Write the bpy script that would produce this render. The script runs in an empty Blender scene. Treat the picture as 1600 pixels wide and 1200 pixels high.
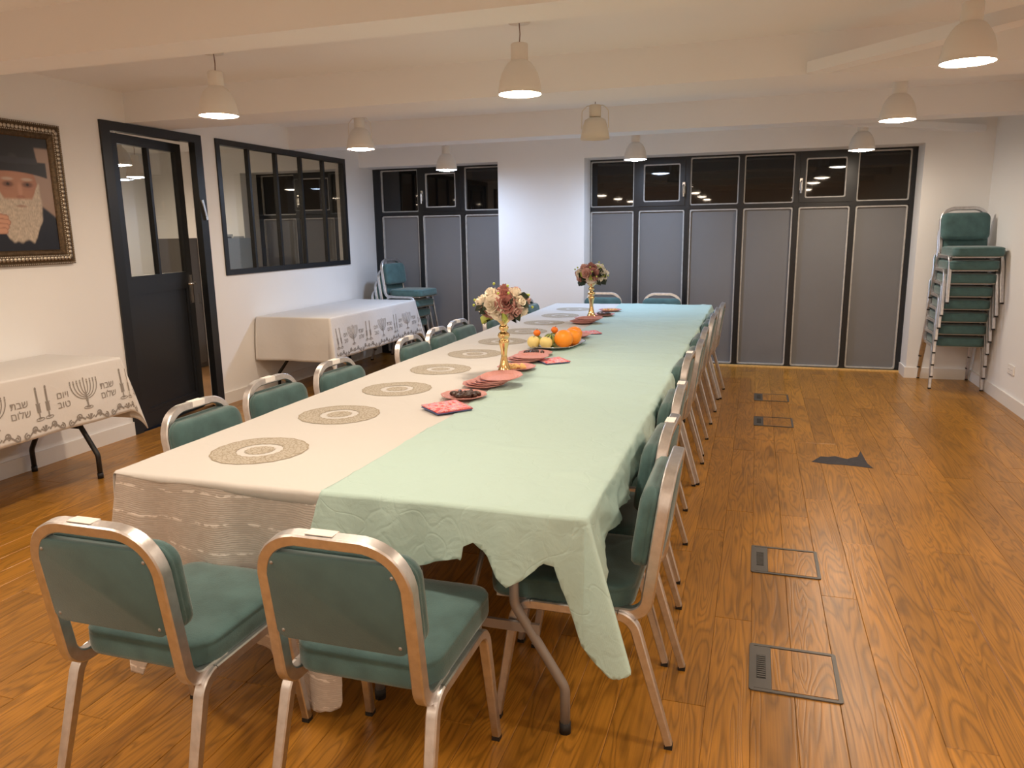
import bpy, bmesh, math, random
from mathutils import Vector, Matrix, noise
from math import sin, cos, pi, sqrt, hypot, atan2, exp
random.seed(7)
SC = bpy.context.scene
COL = SC.collection

# ------------------------------------------------------------------ camera
def rot_cam(pitch, roll, yaw):
    Rx = Matrix.Rotation(pitch, 3, 'X'); Ry = Matrix.Rotation(roll, 3, 'Y'); Rz = Matrix.Rotation(yaw, 3, 'Z')
    return Rz @ Rx @ Ry
R_ = rot_cam(math.radians(-11.439), math.radians(0.8895), math.radians(17.755))
cam_d = bpy.data.cameras.new('camera'); cam = bpy.data.objects.new('camera', cam_d); COL.objects.link(cam)
right, fwd, up = R_.col[0], R_.col[1], R_.col[2]
M = Matrix(((right[0], up[0], -fwd[0], 0), (right[1], up[1], -fwd[1], 0), (right[2], up[2], -fwd[2], 1.5), (0, 0, 0, 1)))
cam.matrix_world = M
cam_d.sensor_width = 36; cam_d.lens = 1185 / 1600 * 36; cam_d.clip_start = .05
SC.camera = cam

# ------------------------------------------------------------------ world, exposure
w = bpy.data.worlds.new('night'); SC.world = w; w.use_nodes = True
w.node_tree.nodes['Background'].inputs[0].default_value = (.02, .024, .035, 1)
w.node_tree.nodes['Background'].inputs[1].default_value = .3
SC.view_settings.view_transform = 'Standard'; SC.view_settings.look = 'None'
SC.view_settings.gamma = 1; SC.view_settings.use_curve_mapping = False
SC.view_settings.exposure = 0.0
LAMP = 150.0
SC.cycles.max_bounces = 12; SC.cycles.diffuse_bounces = 6; SC.cycles.transparent_max_bounces = 12
WARM = (1, .80, .60); COOL = (.80, 1.02, 1.40); MID = (1, .85, .68)

# ------------------------------------------------------------------ materials
MATS = {}
def mat(name, col, rough=.6, metal=0, spec=.5, bump=None, var=None, sheen=0, coat=0, objrand=0, trans=0):
    """bump=(scale,strength,detail); var=(scale,amount)"""
    if name in MATS: return MATS[name]
    m = bpy.data.materials.new(name); m.use_nodes = True; nt = m.node_tree; N = nt.nodes; L = nt.links
    b = N['Principled BSDF']
    b.inputs['Base Color'].default_value = (*col, 1); b.inputs['Roughness'].default_value = rough
    b.inputs['Metallic'].default_value = metal; b.inputs['Specular IOR Level'].default_value = spec
    if sheen: b.inputs['Sheen Weight'].default_value = sheen; b.inputs['Sheen Roughness'].default_value = .4
    if coat: b.inputs['Coat Weight'].default_value = coat; b.inputs['Coat Roughness'].default_value = .1
    if trans: b.inputs['Subsurface Weight'].default_value = 0
    tc = N.new('ShaderNodeTexCoord')
    if var or objrand:
        mx = N.new('ShaderNodeMix'); mx.data_type = 'RGBA'; mx.blend_type = 'MULTIPLY'; mx.inputs[0].default_value = 1
        mx.inputs[6].default_value = (*col, 1); L.new(mx.outputs[2], b.inputs['Base Color'])
        sc, am = var or (3, .0)
        nz = N.new('ShaderNodeTexNoise'); nz.inputs['Scale'].default_value = sc; nz.inputs['Detail'].default_value = 4
        L.new(tc.outputs['Object'], nz.inputs['Vector'])
        mr = N.new('ShaderNodeMapRange'); mr.inputs[1].default_value = .25; mr.inputs[2].default_value = .75
        mr.inputs[3].default_value = 1 - am; mr.inputs[4].default_value = 1 + am
        L.new(nz.outputs[0], mr.inputs[0])
        if objrand:
            oi = N.new('ShaderNodeObjectInfo'); m2 = N.new('ShaderNodeMapRange')
            m2.inputs[3].default_value = 1 - objrand; m2.inputs[4].default_value = 1 + objrand
            L.new(oi.outputs['Random'], m2.inputs[0])
            mm = N.new('ShaderNodeMath'); mm.operation = 'MULTIPLY'; L.new(mr.outputs[0], mm.inputs[0]); L.new(m2.outputs[0], mm.inputs[1])
            L.new(mm.outputs[0], mx.inputs[7])
        else: L.new(mr.outputs[0], mx.inputs[7])
    if bump:
        nz = N.new('ShaderNodeTexNoise'); nz.inputs['Scale'].default_value = bump[0]; nz.inputs['Detail'].default_value = bump[2] if len(bump) > 2 else 3
        L.new(tc.outputs['Object'], nz.inputs['Vector'])
        bp = N.new('ShaderNodeBump'); bp.inputs['Strength'].default_value = bump[1]; bp.inputs['Distance'].default_value = .004
        L.new(nz.outputs[0], bp.inputs['Height']); L.new(bp.outputs[0], b.inputs['Normal'])
    MATS[name] = m; return m

def emit(name, col, s):
    if name in MATS: return MATS[name]
    m = bpy.data.materials.new(name); m.use_nodes = True; N = m.node_tree.nodes; b = N['Principled BSDF']
    b.inputs['Base Color'].default_value = (.9, .9, .9, 1)
    b.inputs['Emission Color'].default_value = (*col, 1); b.inputs['Emission Strength'].default_value = s
    MATS[name] = m; return m

def nodes(name):
    m = bpy.data.materials.new(name); m.use_nodes = True; MATS[name] = m
    return m, m.node_tree.nodes, m.node_tree.links, m.node_tree.nodes['Principled BSDF']

mat('wall_paint', (.86, .86, .855), .75, bump=(60, .12, 4), var=(1.2, .02))
mat('ceiling_paint', (.85, .86, .875), .8, bump=(50, .10, 4), var=(1.0, .02))
mat('white_trim', (.82, .80, .77), .45)
mat('anthracite', (.012, .014, .017), .38, spec=.5)
mat('window_black', (.009, .011, .014), .32)
mat('panel_grey', (.185, .187, .195), .45, bump=(220, .06, 2), var=(2, .04))
mat('gasket', (.50, .49, .47), .4, var=(25, .15))
mat('night_glass', (.006, .0055, .005), .025, spec=.6)
mat('chrome', (.75, .74, .72), .2, 1)
mat('aluminium', (.66, .655, .67), .36, 1, var=(40, .12), bump=(120, .08, 3))
mat('velvet', (.062, .132, .138), .85, sheen=.35, var=(14, .22), bump=(260, .25, 3))
mat('velvet_board', (.064, .120, .125), .9, sheen=.2, var=(18, .10), bump=(300, .15, 2))
mat('rubber', (.012, .012, .013), .6)
mat('steel_grey', (.30, .28, .27), .42, .5)
mat('black_steel', (.014, .014, .015), .4)
mat('table_top', (.45, .42, .38), .5)
mat('lamp_white', (.78, .74, .68), .5)
mat('lamp_cream', (.74, .68, .56), .5)
mat('cord', (.20, .10, .07), .6)
mat('sticker', (.88, .87, .86), .7)
mat('box_grey', (.10, .095, .09), .4, .3)
mat('box_black', (.01, .01, .01), .4)
mat('gold', (.86, .62, .30), .16, 1)
mat('old_gold', (.105, .070, .038), .45, .6, var=(60, .45), bump=(90, .5, 4))
mat('bead_silver', (.46, .40, .32), .35, .8, var=(50, .4))
mat('plate_pink', (.56, .265, .245), .5, var=(160, .12))
mat('date_brown', (.045, .016, .009), .32, var=(30, .5), bump=(70, .6, 4), objrand=.3)
mat('cracker', (.78, .50, .18), .5, var=(40, .2), objrand=.15)
mat('apple_pale', (.80, .66, .26), .38, var=(8, .06))
mat('orange_skin', (.90, .30, .015), .42, bump=(160, .35, 2), var=(5, .06))
mat('tangerine', (.85, .20, .015), .42, bump=(200, .3, 2))
mat('pear_green', (.25, .30, .05), .45, var=(14, .2))
mat('silver_tray', (.70, .69, .67), .22, 1)
mat('stem', (.05, .03, .012), .7)
mat('red_label', (.55, .02, .02), .5)
mat('rose_cream', (.86, .80, .70), .6, var=(20, .08), objrand=.05)
mat('rose_mauve', (.46, .225, .205), .65, var=(20, .15), objrand=.15)
mat('rose_blush', (.66, .42, .385), .62, var=(20, .10), objrand=.1)
mat('leaf_dark', (.014, .028, .012), .5)
mat('leaf_lime', (.42, .50, .10), .5)
mat('print_grey', (.27, .245, .225), .8)
mat('cabinet_blue', (.42, .47, .50), .45)
mat('cabinet_grey', (.16, .15, .145), .45)
mat('paper', (.80, .79, .76), .7)
mat('book_dark', (.03, .03, .035), .6)
mat('floor_under', (.05, .025, .01), .8)
mat('tape_dark', (.030, .027, .032), .75, var=(40, .4), bump=(60, .3))
mat('side_floor', (.30, .16, .065), .5, var=(3, .15))

def glass_mat():
    m = bpy.data.materials.new('clear_glass'); m.use_nodes = True; N = m.node_tree.nodes; L = m.node_tree.links
    N.remove(N['Principled BSDF']); out = N['Material Output']
    t = N.new('ShaderNodeBsdfTransparent'); t.inputs[0].default_value = (.90, .92, .91, 1)
    g = N.new('ShaderNodeBsdfGlossy'); g.inputs['Roughness'].default_value = .01
    f = N.new('ShaderNodeLayerWeight'); f.inputs[0].default_value = .5   # facing = 1 - |cos|, same for both sides of the pane
    pw5 = N.new('ShaderNodeMath'); pw5.operation = 'POWER'; pw5.inputs[1].default_value = 4; L.new(f.outputs['Facing'], pw5.inputs[0])
    mx = N.new('ShaderNodeMixShader'); mu = N.new('ShaderNodeMath'); mu.operation = 'MULTIPLY_ADD'; mu.inputs[1].default_value = .9; mu.inputs[2].default_value = .045; mu.use_clamp = True
    L.new(pw5.outputs[0], mu.inputs[0]); L.new(mu.outputs[0], mx.inputs[0]); L.new(t.outputs[0], mx.inputs[1]); L.new(g.outputs[0], mx.inputs[2]); L.new(mx.outputs[0], out.inputs[0])
    MATS['clear_glass'] = m
glass_mat()

def oak_mat():
    m, N, L, b = nodes('oak')
    tc = N.new('ShaderNodeTexCoord'); oi = N.new('ShaderNodeObjectInfo')
    off = N.new('ShaderNodeVectorMath'); off.operation = 'MULTIPLY_ADD'
    cx = N.new('ShaderNodeCombineXYZ'); 
    for i, k in enumerate((37., 91., 13.)):
        mm = N.new('ShaderNodeMath'); mm.operation = 'MULTIPLY'; mm.inputs[1].default_value = k
        L.new(oi.outputs['Random'], mm.inputs[0]); L.new(mm.outputs[0], cx.inputs[i])
    ad = N.new('ShaderNodeVectorMath'); ad.operation = 'ADD'; L.new(tc.outputs['Object'], ad.inputs[0]); L.new(cx.outputs[0], ad.inputs[1])
    mp = N.new('ShaderNodeMapping'); mp.inputs['Scale'].default_value = (1, .10, 1); L.new(ad.outputs[0], mp.inputs[0])
    # cathedral grain: rings from distorted noise
    nz = N.new('ShaderNodeTexNoise'); nz.inputs['Scale'].default_value = 9; nz.inputs['Detail'].default_value = 2.5; nz.inputs['Distortion'].default_value = .6
    L.new(mp.outputs[0], nz.inputs['Vector'])
    m1 = N.new('ShaderNodeMath'); m1.operation = 'MULTIPLY'; m1.inputs[1].default_value = 16; L.new(nz.outputs[0], m1.inputs[0])
    fr = N.new('ShaderNodeMath'); fr.operation = 'PINGPONG'; fr.inputs[1].default_value = .5; L.new(m1.outputs[0], fr.inputs[0])
    gr = N.new('ShaderNodeMapRange'); gr.inputs[1].default_value = 0; gr.inputs[2].default_value = .30; gr.inputs[3].default_value = .64; gr.inputs[4].default_value = 1.03
    L.new(fr.outputs[0], gr.inputs[0])
    mp2 = N.new('ShaderNodeMapping'); mp2.inputs['Scale'].default_value = (1, .025, 1); L.new(ad.outputs[0], mp2.inputs[0])
    n2 = N.new('ShaderNodeTexNoise'); n2.inputs['Scale'].default_value = 160; n2.inputs['Detail'].default_value = 3; L.new(mp2.outputs[0], n2.inputs['Vector'])
    g2 = N.new('ShaderNodeMapRange'); g2.inputs[1].default_value = .3; g2.inputs[2].default_value = .7; g2.inputs[3].default_value = .82; g2.inputs[4].default_value = 1.12; L.new(n2.outputs[0], g2.inputs[0])
    n3 = N.new('ShaderNodeTexNoise'); n3.inputs['Scale'].default_value = 2.5; L.new(ad.outputs[0], n3.inputs['Vector'])
    g3 = N.new('ShaderNodeMapRange'); g3.inputs[1].default_value = .3; g3.inputs[2].default_value = .7; g3.inputs[3].default_value = .86; g3.inputs[4].default_value = 1.12; L.new(n3.outputs[0], g3.inputs[0])
    ra = N.new('ShaderNodeMapRange'); ra.inputs[3].default_value = .86; ra.inputs[4].default_value = 1.12; L.new(oi.outputs['Random'], ra.inputs[0])
    p = gr.outputs[0]
    for q in (g2.outputs[0], g3.outputs[0], ra.outputs[0]):
        mm = N.new('ShaderNodeMath'); mm.operation = 'MULTIPLY'; L.new(p, mm.inputs[0]); L.new(q, mm.inputs[1]); p = mm.outputs[0]
    mx = N.new('ShaderNodeMix'); mx.data_type = 'RGBA'; mx.blend_type = 'MULTIPLY'; mx.inputs[0].default_value = 1
    mx.inputs[6].default_value = (.385, .174, .022, 1); L.new(p, mx.inputs[7]); L.new(mx.outputs[2], b.inputs['Base Color'])
    b.inputs['Roughness'].default_value = .31; b.inputs['Specular IOR Level'].default_value = .5
    bp = N.new('ShaderNodeBump'); bp.inputs['Strength'].default_value = .22; bp.inputs['Distance'].default_value = .002
    L.new(gr.outputs[0], bp.inputs['Height']); L.new(bp.outputs[0], b.inputs['Normal'])
oak_mat()

def cloth_mat(name, col, rough, wscale, wstr, rib=None, fold=None, spec=.3, trans=0):
    m, N, L, b = nodes(name)
    b.inputs['Base Color'].default_value = (*col, 1); b.inputs['Roughness'].default_value = rough; b.inputs['Specular IOR Level'].default_value = spec
    tc = N.new('ShaderNodeTexCoord')
    n1 = N.new('ShaderNodeTexNoise'); n1.inputs['Scale'].default_value = wscale; n1.inputs['Detail'].default_value = 4; n1.inputs['Distortion'].default_value = 1.2
    L.new(tc.outputs['Object'], n1.inputs['Vector']); h = n1.outputs[0]
    if rib:
        wv = N.new('ShaderNodeTexWave'); wv.bands_direction = rib[0]; wv.inputs['Scale'].default_value = rib[1]; wv.inputs['Distortion'].default_value = .3; wv.inputs['Detail'].default_value = 2
        L.new(tc.outputs['Object'], wv.inputs['Vector'])
        mm = N.new('ShaderNodeMath'); mm.operation = 'MULTIPLY_ADD'; mm.inputs[1].default_value = rib[2]; L.new(wv.outputs[0], mm.inputs[0]); L.new(h, mm.inputs[2]); h = mm.outputs[0]
    if fold:  # sharp crease lines
        vo = N.new('ShaderNodeTexVoronoi'); vo.feature = 'DISTANCE_TO_EDGE'; vo.inputs['Scale'].default_value = fold[0]
        n2 = N.new('ShaderNodeTexNoise'); n2.inputs['Scale'].default_value = 3; L.new(tc.outputs['Object'], n2.inputs['Vector'])
        va = N.new('ShaderNodeVectorMath'); va.operation = 'ADD'; L.new(tc.outputs['Object'], va.inputs[0]); L.new(n2.outputs[1], va.inputs[1]); L.new(va.outputs[0], vo.inputs['Vector'])
        mr = N.new('ShaderNodeMapRange'); mr.inputs[2].default_value = .03; L.new(vo.outputs[0], mr.inputs[0])
        mm = N.new('ShaderNodeMath'); mm.operation = 'MULTIPLY_ADD'; mm.inputs[1].default_value = fold[1]; L.new(mr.outputs[0], mm.inputs[0]); L.new(h, mm.inputs[2]); h = mm.outputs[0]
    bp = N.new('ShaderNodeBump'); bp.inputs['Strength'].default_value = wstr; bp.inputs['Distance'].default_value = .006
    L.new(h, bp.inputs['Height']); L.new(bp.outputs[0], b.inputs['Normal'])
cloth_mat('white_cloth', (.60, .60, .595), .85, 9, .35, fold=(1.7, .12))
cloth_mat('print_cloth', (.70, .69, .68), .8, 12, .25)
cloth_mat('green_cloth', (.43, .60, .575), .6, 16, .45, rib=('Y', 90, .035), fold=(3.2, .22))

def crinkle_mat():
    m, N, L, b = nodes('crinkle_cloth')
    tc = N.new('ShaderNodeTexCoord'); sp = N.new('ShaderNodeSeparateXYZ')
    nd = N.new('ShaderNodeTexNoise'); nd.inputs['Scale'].default_value = 5; nd.inputs['Detail'].default_value = 3; L.new(tc.outputs['Object'], nd.inputs['Vector'])
    L.new(tc.outputs['Object'], sp.inputs[0])
    zz = N.new('ShaderNodeMath'); zz.operation = 'MULTIPLY_ADD'; zz.inputs[1].default_value = .05; L.new(nd.outputs[0], zz.inputs[0]); L.new(sp.outputs[2], zz.inputs[2])
    def stripes(freq, lo, hi):
        a = N.new('ShaderNodeMath'); a.operation = 'MULTIPLY'; a.inputs[1].default_value = freq; L.new(zz.outputs[0], a.inputs[0])
        p = N.new('ShaderNodeMath'); p.operation = 'FRACT'; L.new(a.outputs[0], p.inputs[0])
        g = N.new('ShaderNodeMapRange'); g.inputs[1].default_value = lo; g.inputs[2].default_value = hi; L.new(p.outputs[0], g.inputs[0]); return g.outputs[0]
    fine = stripes(150, .4, .9); band = stripes(11, .90, .93)
    mp = N.new('ShaderNodeMapping'); mp.inputs['Scale'].default_value = (26, 26, 75); L.new(tc.outputs['Object'], mp.inputs[0])
    dn = N.new('ShaderNodeTexNoise'); dn.inputs['Scale'].default_value = 1.2; dn.inputs['Detail'].default_value = 2; L.new(mp.outputs[0], dn.inputs['Vector'])
    dash = N.new('ShaderNodeMapRange'); dash.inputs[1].default_value = .48; dash.inputs[2].default_value = .56; L.new(dn.outputs[0], dash.inputs[0])
    d = N.new('ShaderNodeMath'); d.operation = 'MULTIPLY'; L.new(band, d.inputs[0]); L.new(dash.outputs[0], d.inputs[1])
    f2 = N.new('ShaderNodeMath'); f2.operation = 'MULTIPLY'; L.new(fine, f2.inputs[0]); L.new(dash.outputs[0], f2.inputs[1])
    f3 = N.new('ShaderNodeMath'); f3.operation = 'MULTIPLY_ADD'; f3.inputs[1].default_value = .35; L.new(f2.outputs[0], f3.inputs[0]); L.new(d.outputs[0], f3.inputs[2]); f3.use_clamp = True
    mx = N.new('ShaderNodeMix'); mx.data_type = 'RGBA'; mx.inputs[6].default_value = (.52, .485, .46, 1); mx.inputs[7].default_value = (.85, .82, .80, 1)
    L.new(f3.outputs[0], mx.inputs[0]); L.new(mx.outputs[2], b.inputs['Base Color'])
    b.inputs['Roughness'].default_value = .45
    ad = N.new('ShaderNodeMath'); ad.operation = 'ADD'; L.new(fine, ad.inputs[0]); L.new(nd.outputs[0], ad.inputs[1])
    bp = N.new('ShaderNodeBump'); bp.inputs['Strength'].default_value = .4; bp.inputs['Distance'].default_value = .003; L.new(ad.outputs[0], bp.inputs['Height']); L.new(bp.outputs[0], b.inputs['Normal'])
crinkle_mat()

def lace_mat():
    m, N, L, b = nodes('lace_print')
    tc = N.new('ShaderNodeTexCoord'); vo = N.new('ShaderNodeTexVoronoi'); vo.inputs['Scale'].default_value = 75; vo.feature = 'DISTANCE_TO_EDGE'; L.new(tc.outputs['Object'], vo.inputs['Vector'])
    mr = N.new('ShaderNodeMapRange'); mr.inputs[1].default_value = .02; mr.inputs[2].default_value = .16; L.new(vo.outputs[0], mr.inputs[0])
    mx = N.new('ShaderNodeMix'); mx.data_type = 'RGBA'; mx.inputs[6].default_value = (.30, .265, .20, 1); mx.inputs[7].default_value = (.47, .44, .385, 1)
    L.new(mr.outputs[0], mx.inputs[0]); L.new(mx.outputs[2], b.inputs['Base Color']); b.inputs['Roughness'].default_value = .8
lace_mat()
mat('lace_edge', (.31, .27, .20), .8)

def floral_mat():
    m, N, L, b = nodes('floral')
    tc = N.new('ShaderNodeTexCoord'); nz = N.new('ShaderNodeTexNoise'); nz.inputs['Scale'].default_value = 55; nz.inputs['Detail'].default_value = 2; L.new(tc.outputs['Object'], nz.inputs['Vector'])
    cr = N.new('ShaderNodeValToRGB'); e = cr.color_ramp.elements; e[0].position = .35; e[0].color = (.75, .05, .10, 1); e[1].position = .68; e[1].color = (.85, .60, .55, 1)
    for p, c in ((.44, (.80, .22, .22, 1)), (.52, (.85, .45, .42, 1)), (.60, (.45, .18, .42, 1))):
        x = e.new(p); x.color = c
    L.new(nz.outputs[0], cr.inputs[0]); L.new(cr.outputs[0], b.inputs['Base Color']); b.inputs['Roughness'].default_value = .8
floral_mat()
mat('napkin_blue', (.08, .12, .28), .8)
mat('napkin_red', (.55, .10, .14), .8)
def melon_mat():
    m, N, L, b = nodes('striped_melon')
    tc = N.new('ShaderNodeTexCoord'); sp = N.new('ShaderNodeSeparateXYZ'); L.new(tc.outputs['Object'], sp.inputs[0])
    at = N.new('ShaderNodeMath'); at.operation = 'ARCTAN2'; L.new(sp.outputs[1], at.inputs[0]); L.new(sp.outputs[0], at.inputs[1])
    nz = N.new('ShaderNodeTexNoise'); nz.inputs['Scale'].default_value = 30; L.new(tc.outputs['Object'], nz.inputs['Vector'])
    ad = N.new('ShaderNodeMath'); ad.operation = 'MULTIPLY_ADD'; ad.inputs[1].default_value = .5; L.new(nz.outputs[0], ad.inputs[0]); L.new(at.outputs[0], ad.inputs[2])
    ml = N.new('ShaderNodeMath'); ml.operation = 'MULTIPLY'; ml.inputs[1].default_value = 9; L.new(ad.outputs[0], ml.inputs[0])
    sn = N.new('ShaderNodeMath'); sn.operation = 'SINE'; L.new(ml.outputs[0], sn.inputs[0])
    mr = N.new('ShaderNodeMapRange'); mr.inputs[1].default_value = -.2; mr.inputs[2].default_value = .4; L.new(sn.outputs[0], mr.inputs[0])
    mx = N.new('ShaderNodeMix'); mx.data_type = 'RGBA'; mx.inputs[6].default_value = (.05, .10, .02, 1); mx.inputs[7].default_value = (.38, .42, .10, 1)
    L.new(mr.outputs[0], mx.inputs[0]); L.new(mx.outputs[2], b.inputs['Base Color']); b.inputs['Roughness'].default_value = .45
melon_mat()
def vcol_mat():
    m, N, L, b = nodes('portrait_print')
    a = N.new('ShaderNodeVertexColor'); a.layer_name = 'Col'; L.new(a.outputs[0], b.inputs['Base Color']); b.inputs['Roughness'].default_value = .35
vcol_mat()

# ------------------------------------------------------------------ mesh helpers
class MB:
    def __init__(s): s.v = []; s.f = []; s.sm = []
    def add(s, vs, fs, smooth=False):
        o = len(s.v); s.v += [tuple(p) for p in vs]
        for f in fs: s.f.append(tuple(i + o for i in f)); s.sm.append(smooth)
        return s
    def box(s, x0, x1, y0, y1, z0, z1):
        vs = [(x, y, z) for z in (z0, z1) for y in (y0, y1) for x in (x0, x1)]
        return s.add(vs, [(0, 2, 3, 1), (4, 5, 7, 6), (0, 1, 5, 4), (2, 6, 7, 3), (0, 4, 6, 2), (1, 3, 7, 5)])
    def lathe(s, prof, n=24, c=(0, 0, 0), smooth=True, cap=True, sx=1, sy=1):
        vs = []; fs = []
        for r, z in prof:
            for i in range(n):
                a = 2 * pi * i / n; vs.append((c[0] + r * cos(a) * sx, c[1] + r * sin(a) * sy, c[2] + z))
        for k in range(len(prof) - 1):
            for i in range(n):
                j = (i + 1) % n; fs.append((k * n + i, k * n + j, (k + 1) * n + j, (k + 1) * n + i))
        if cap:
            if prof[0][0] > 1e-6: fs.append(tuple(range(n - 1, -1, -1)))
            if prof[-1][0] > 1e-6: fs.append(tuple((len(prof) - 1) * n + i for i in range(n)))
        return s.add(vs, fs, smooth)
    def tube(s, pts, sec, smooth=False, caps=True, scale=None, n0=None):
        """sweep closed section [(a,b)] along pts with parallel transport; n0 initial 'a' axis"""
        P = [Vector(p) for p in pts]; n = len(sec); T = []
        for i in range(len(P)):
            t = (P[min(i + 1, len(P) - 1)] - P[max(i - 1, 0)]); T.append(t.normalized())
        A = Vector(n0) if n0 else T[0].orthogonal(); A = (A - T[0] * A.dot(T[0])).normalized()
        vs = []; fs = []
        for i in range(len(P)):
            if i: 
                q = T[i - 1].rotation_difference(T[i]); A = q @ A; A = (A - T[i] * A.dot(T[i])).normalized()
            B = T[i].cross(A); k = scale[i] if scale else 1
            for a, b in sec: vs.append(P[i] + A * a * k + B * b * k)
        for k in range(len(P) - 1):
            for i in range(n):
                j = (i + 1) % n; fs.append((k * n + i, k * n + j, (k + 1) * n + j, (k + 1) * n + i))
        if caps: fs.append(tuple(range(n - 1, -1, -1))); fs.append(tuple((len(P) - 1) * n + i for i in range(n)))
        return s.add(vs, fs, smooth)
    def grid(s, fn, nu, nv, smooth=True, keep=None):
        vs = [fn(i / nu, j / nv) for j in range(nv + 1) for i in range(nu + 1)]
        fs = []
        for j in range(nv):
            for i in range(nu):
                if keep and not keep((i + .5) / nu, (j + .5) / nv): continue
                a = j * (nu + 1) + i; fs.append((a, a + 1, a + nu + 2, a + nu + 1))
        return s.add(vs, fs, smooth)
    def rings(s, rings, smooth=True, cap0=True, cap1=True):
        n = len(rings[0]); vs = [p for r in rings for p in r]; fs = []
        for k in range(len(rings) - 1):
            for i in range(n):
                j = (i + 1) % n; fs.append((k * n + i, k * n + j, (k + 1) * n + j, (k + 1) * n + i))
        if cap0: fs.append(tuple(range(n - 1, -1, -1)))
        if cap1: fs.append(tuple((len(rings) - 1) * n + i for i in range(n)))
        return s.add(vs, fs, smooth)
    def mesh(s, name):
        me = bpy.data.meshes.new(name); me.from_pydata(s.v, [], s.f)
        if getattr(s, 'auto', 0): s.sm = [True] * len(s.sm)
        me.polygons.foreach_set('use_smooth', s.sm); me.update()
        if getattr(s, 'auto', 0): me.set_sharp_from_angle(angle=math.radians(32))
        return me
    def build(s, name, m, parent=None, loc=None):
        me = s.mesh(name); return obj(name, me, m, parent, loc)

def obj(name, me, m, parent=None, loc=None):
    if m: me.materials.clear(); me.materials.append(MATS[m])
    o = bpy.data.objects.new(name, me); COL.objects.link(o)
    if parent: o.parent = parent
    if loc: o.location = loc
    return o
def tag(o, label, cat, group=None):
    o['label'] = label; o['category'] = cat
    if group: o['group'] = group
    return o
def struct(o): o['kind'] = 'structure'; return o
def thing(name, label=None, cat=None, loc=(0, 0, 0), rz=0, group=None):
    o = bpy.data.objects.new(name, None); COL.objects.link(o); o.location = loc; o.rotation_euler = (0, 0, rz); o.empty_display_size = .1
    if label: tag(o, label, cat, group)
    return o
def dup(root, loc=None, rot=None, label=None, group=None):
    r = root.copy(); COL.objects.link(r)
    if loc: r.location = loc
    if rot is not None: r.rotation_euler = rot if isinstance(rot, tuple) else (0, 0, rot)
    if label: r['label'] = label
    if group: r['group'] = group
    for ch in list(root.children):
        c = ch.copy(); COL.objects.link(c); c.parent = r
        for g in list(ch.children):
            d = g.copy(); COL.objects.link(d); d.parent = c
    return r
def rect_sec(w, h, c=.2):
    a, b = w / 2, h / 2; e = min(a, b) * c
    return [(a, -b + e), (a, b - e), (a - e, b), (-a + e, b), (-a, b - e), (-a, -b + e), (-a + e, -b), (a - e, -b)]
def circ_sec(r, n=8): return [(r * cos(2 * pi * i / n), r * sin(2 * pi * i / n)) for i in range(n)]
def fillet(pts, rad, n=6):
    P = [Vector(p) for p in pts]; out = [P[0]]
    for i in range(1, len(P) - 1):
        r = rad[i] if isinstance(rad, (list, tuple)) else rad
        a = (P[i - 1] - P[i]).normalized(); b = (P[i + 1] - P[i]).normalized(); ang = a.angle(b)
        d = min(r / math.tan(ang / 2), (P[i - 1] - P[i]).length * .49, (P[i + 1] - P[i]).length * .49)
        p0 = P[i] + a * d; p1 = P[i] + b * d
        for k in range(n + 1):
            t = k / n; out.append((1 - t) ** 2 * p0 + 2 * t * (1 - t) * (P[i] * .75 + (p0 + p1) * .125) + t * t * p1)
    out.append(P[-1]); return out
def rrect(w, h, r, n=5, cx=0, cy=0):
    """rounded rectangle outline; r scalar or 4 radii (br,tr,tl,bl)"""
    R = r if isinstance(r, (list, tuple)) else [r] * 4; out = []
    for k, (sx, sy) in enumerate(((1, -1), (1, 1), (-1, 1), (-1, -1))):
        rr = R[k]; ox = sx * (w / 2 - rr); oy = sy * (h / 2 - rr); a0 = -pi / 2 + k * pi / 2
        for i in range(n + 1):
            a = a0 + i / n * pi / 2; out.append((cx + ox + rr * cos(a), cy + oy + rr * sin(a)))
    return out
def ring_frame(mb, w, h, t, r, z0, z1, mapf, ri=None):
    """flat ring in (u,v) extruded z0..z1, mapped with mapf(u,v,d)"""
    o = rrect(w, h, r); i_ = rrect(w - 2 * t, h - 2 * t, ri if ri is not None else max(r - t * .3, .002)); n = len(o)
    vs = [mapf(*p, z0) for p in o] + [mapf(*p, z1) for p in o] + [mapf(*p, z1) for p in i_] + [mapf(*p, z0) for p in i_]
    fs = []
    for k in range(3):
        for i in range(n):
            j = (i + 1) % n; fs.append((k * n + i, k * n + j, (k + 1) * n + j, (k + 1) * n + i))
    mb.add(vs, fs)
def nz3(x, y, z=0): return noise.noise(Vector((x, y, z)))

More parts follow.
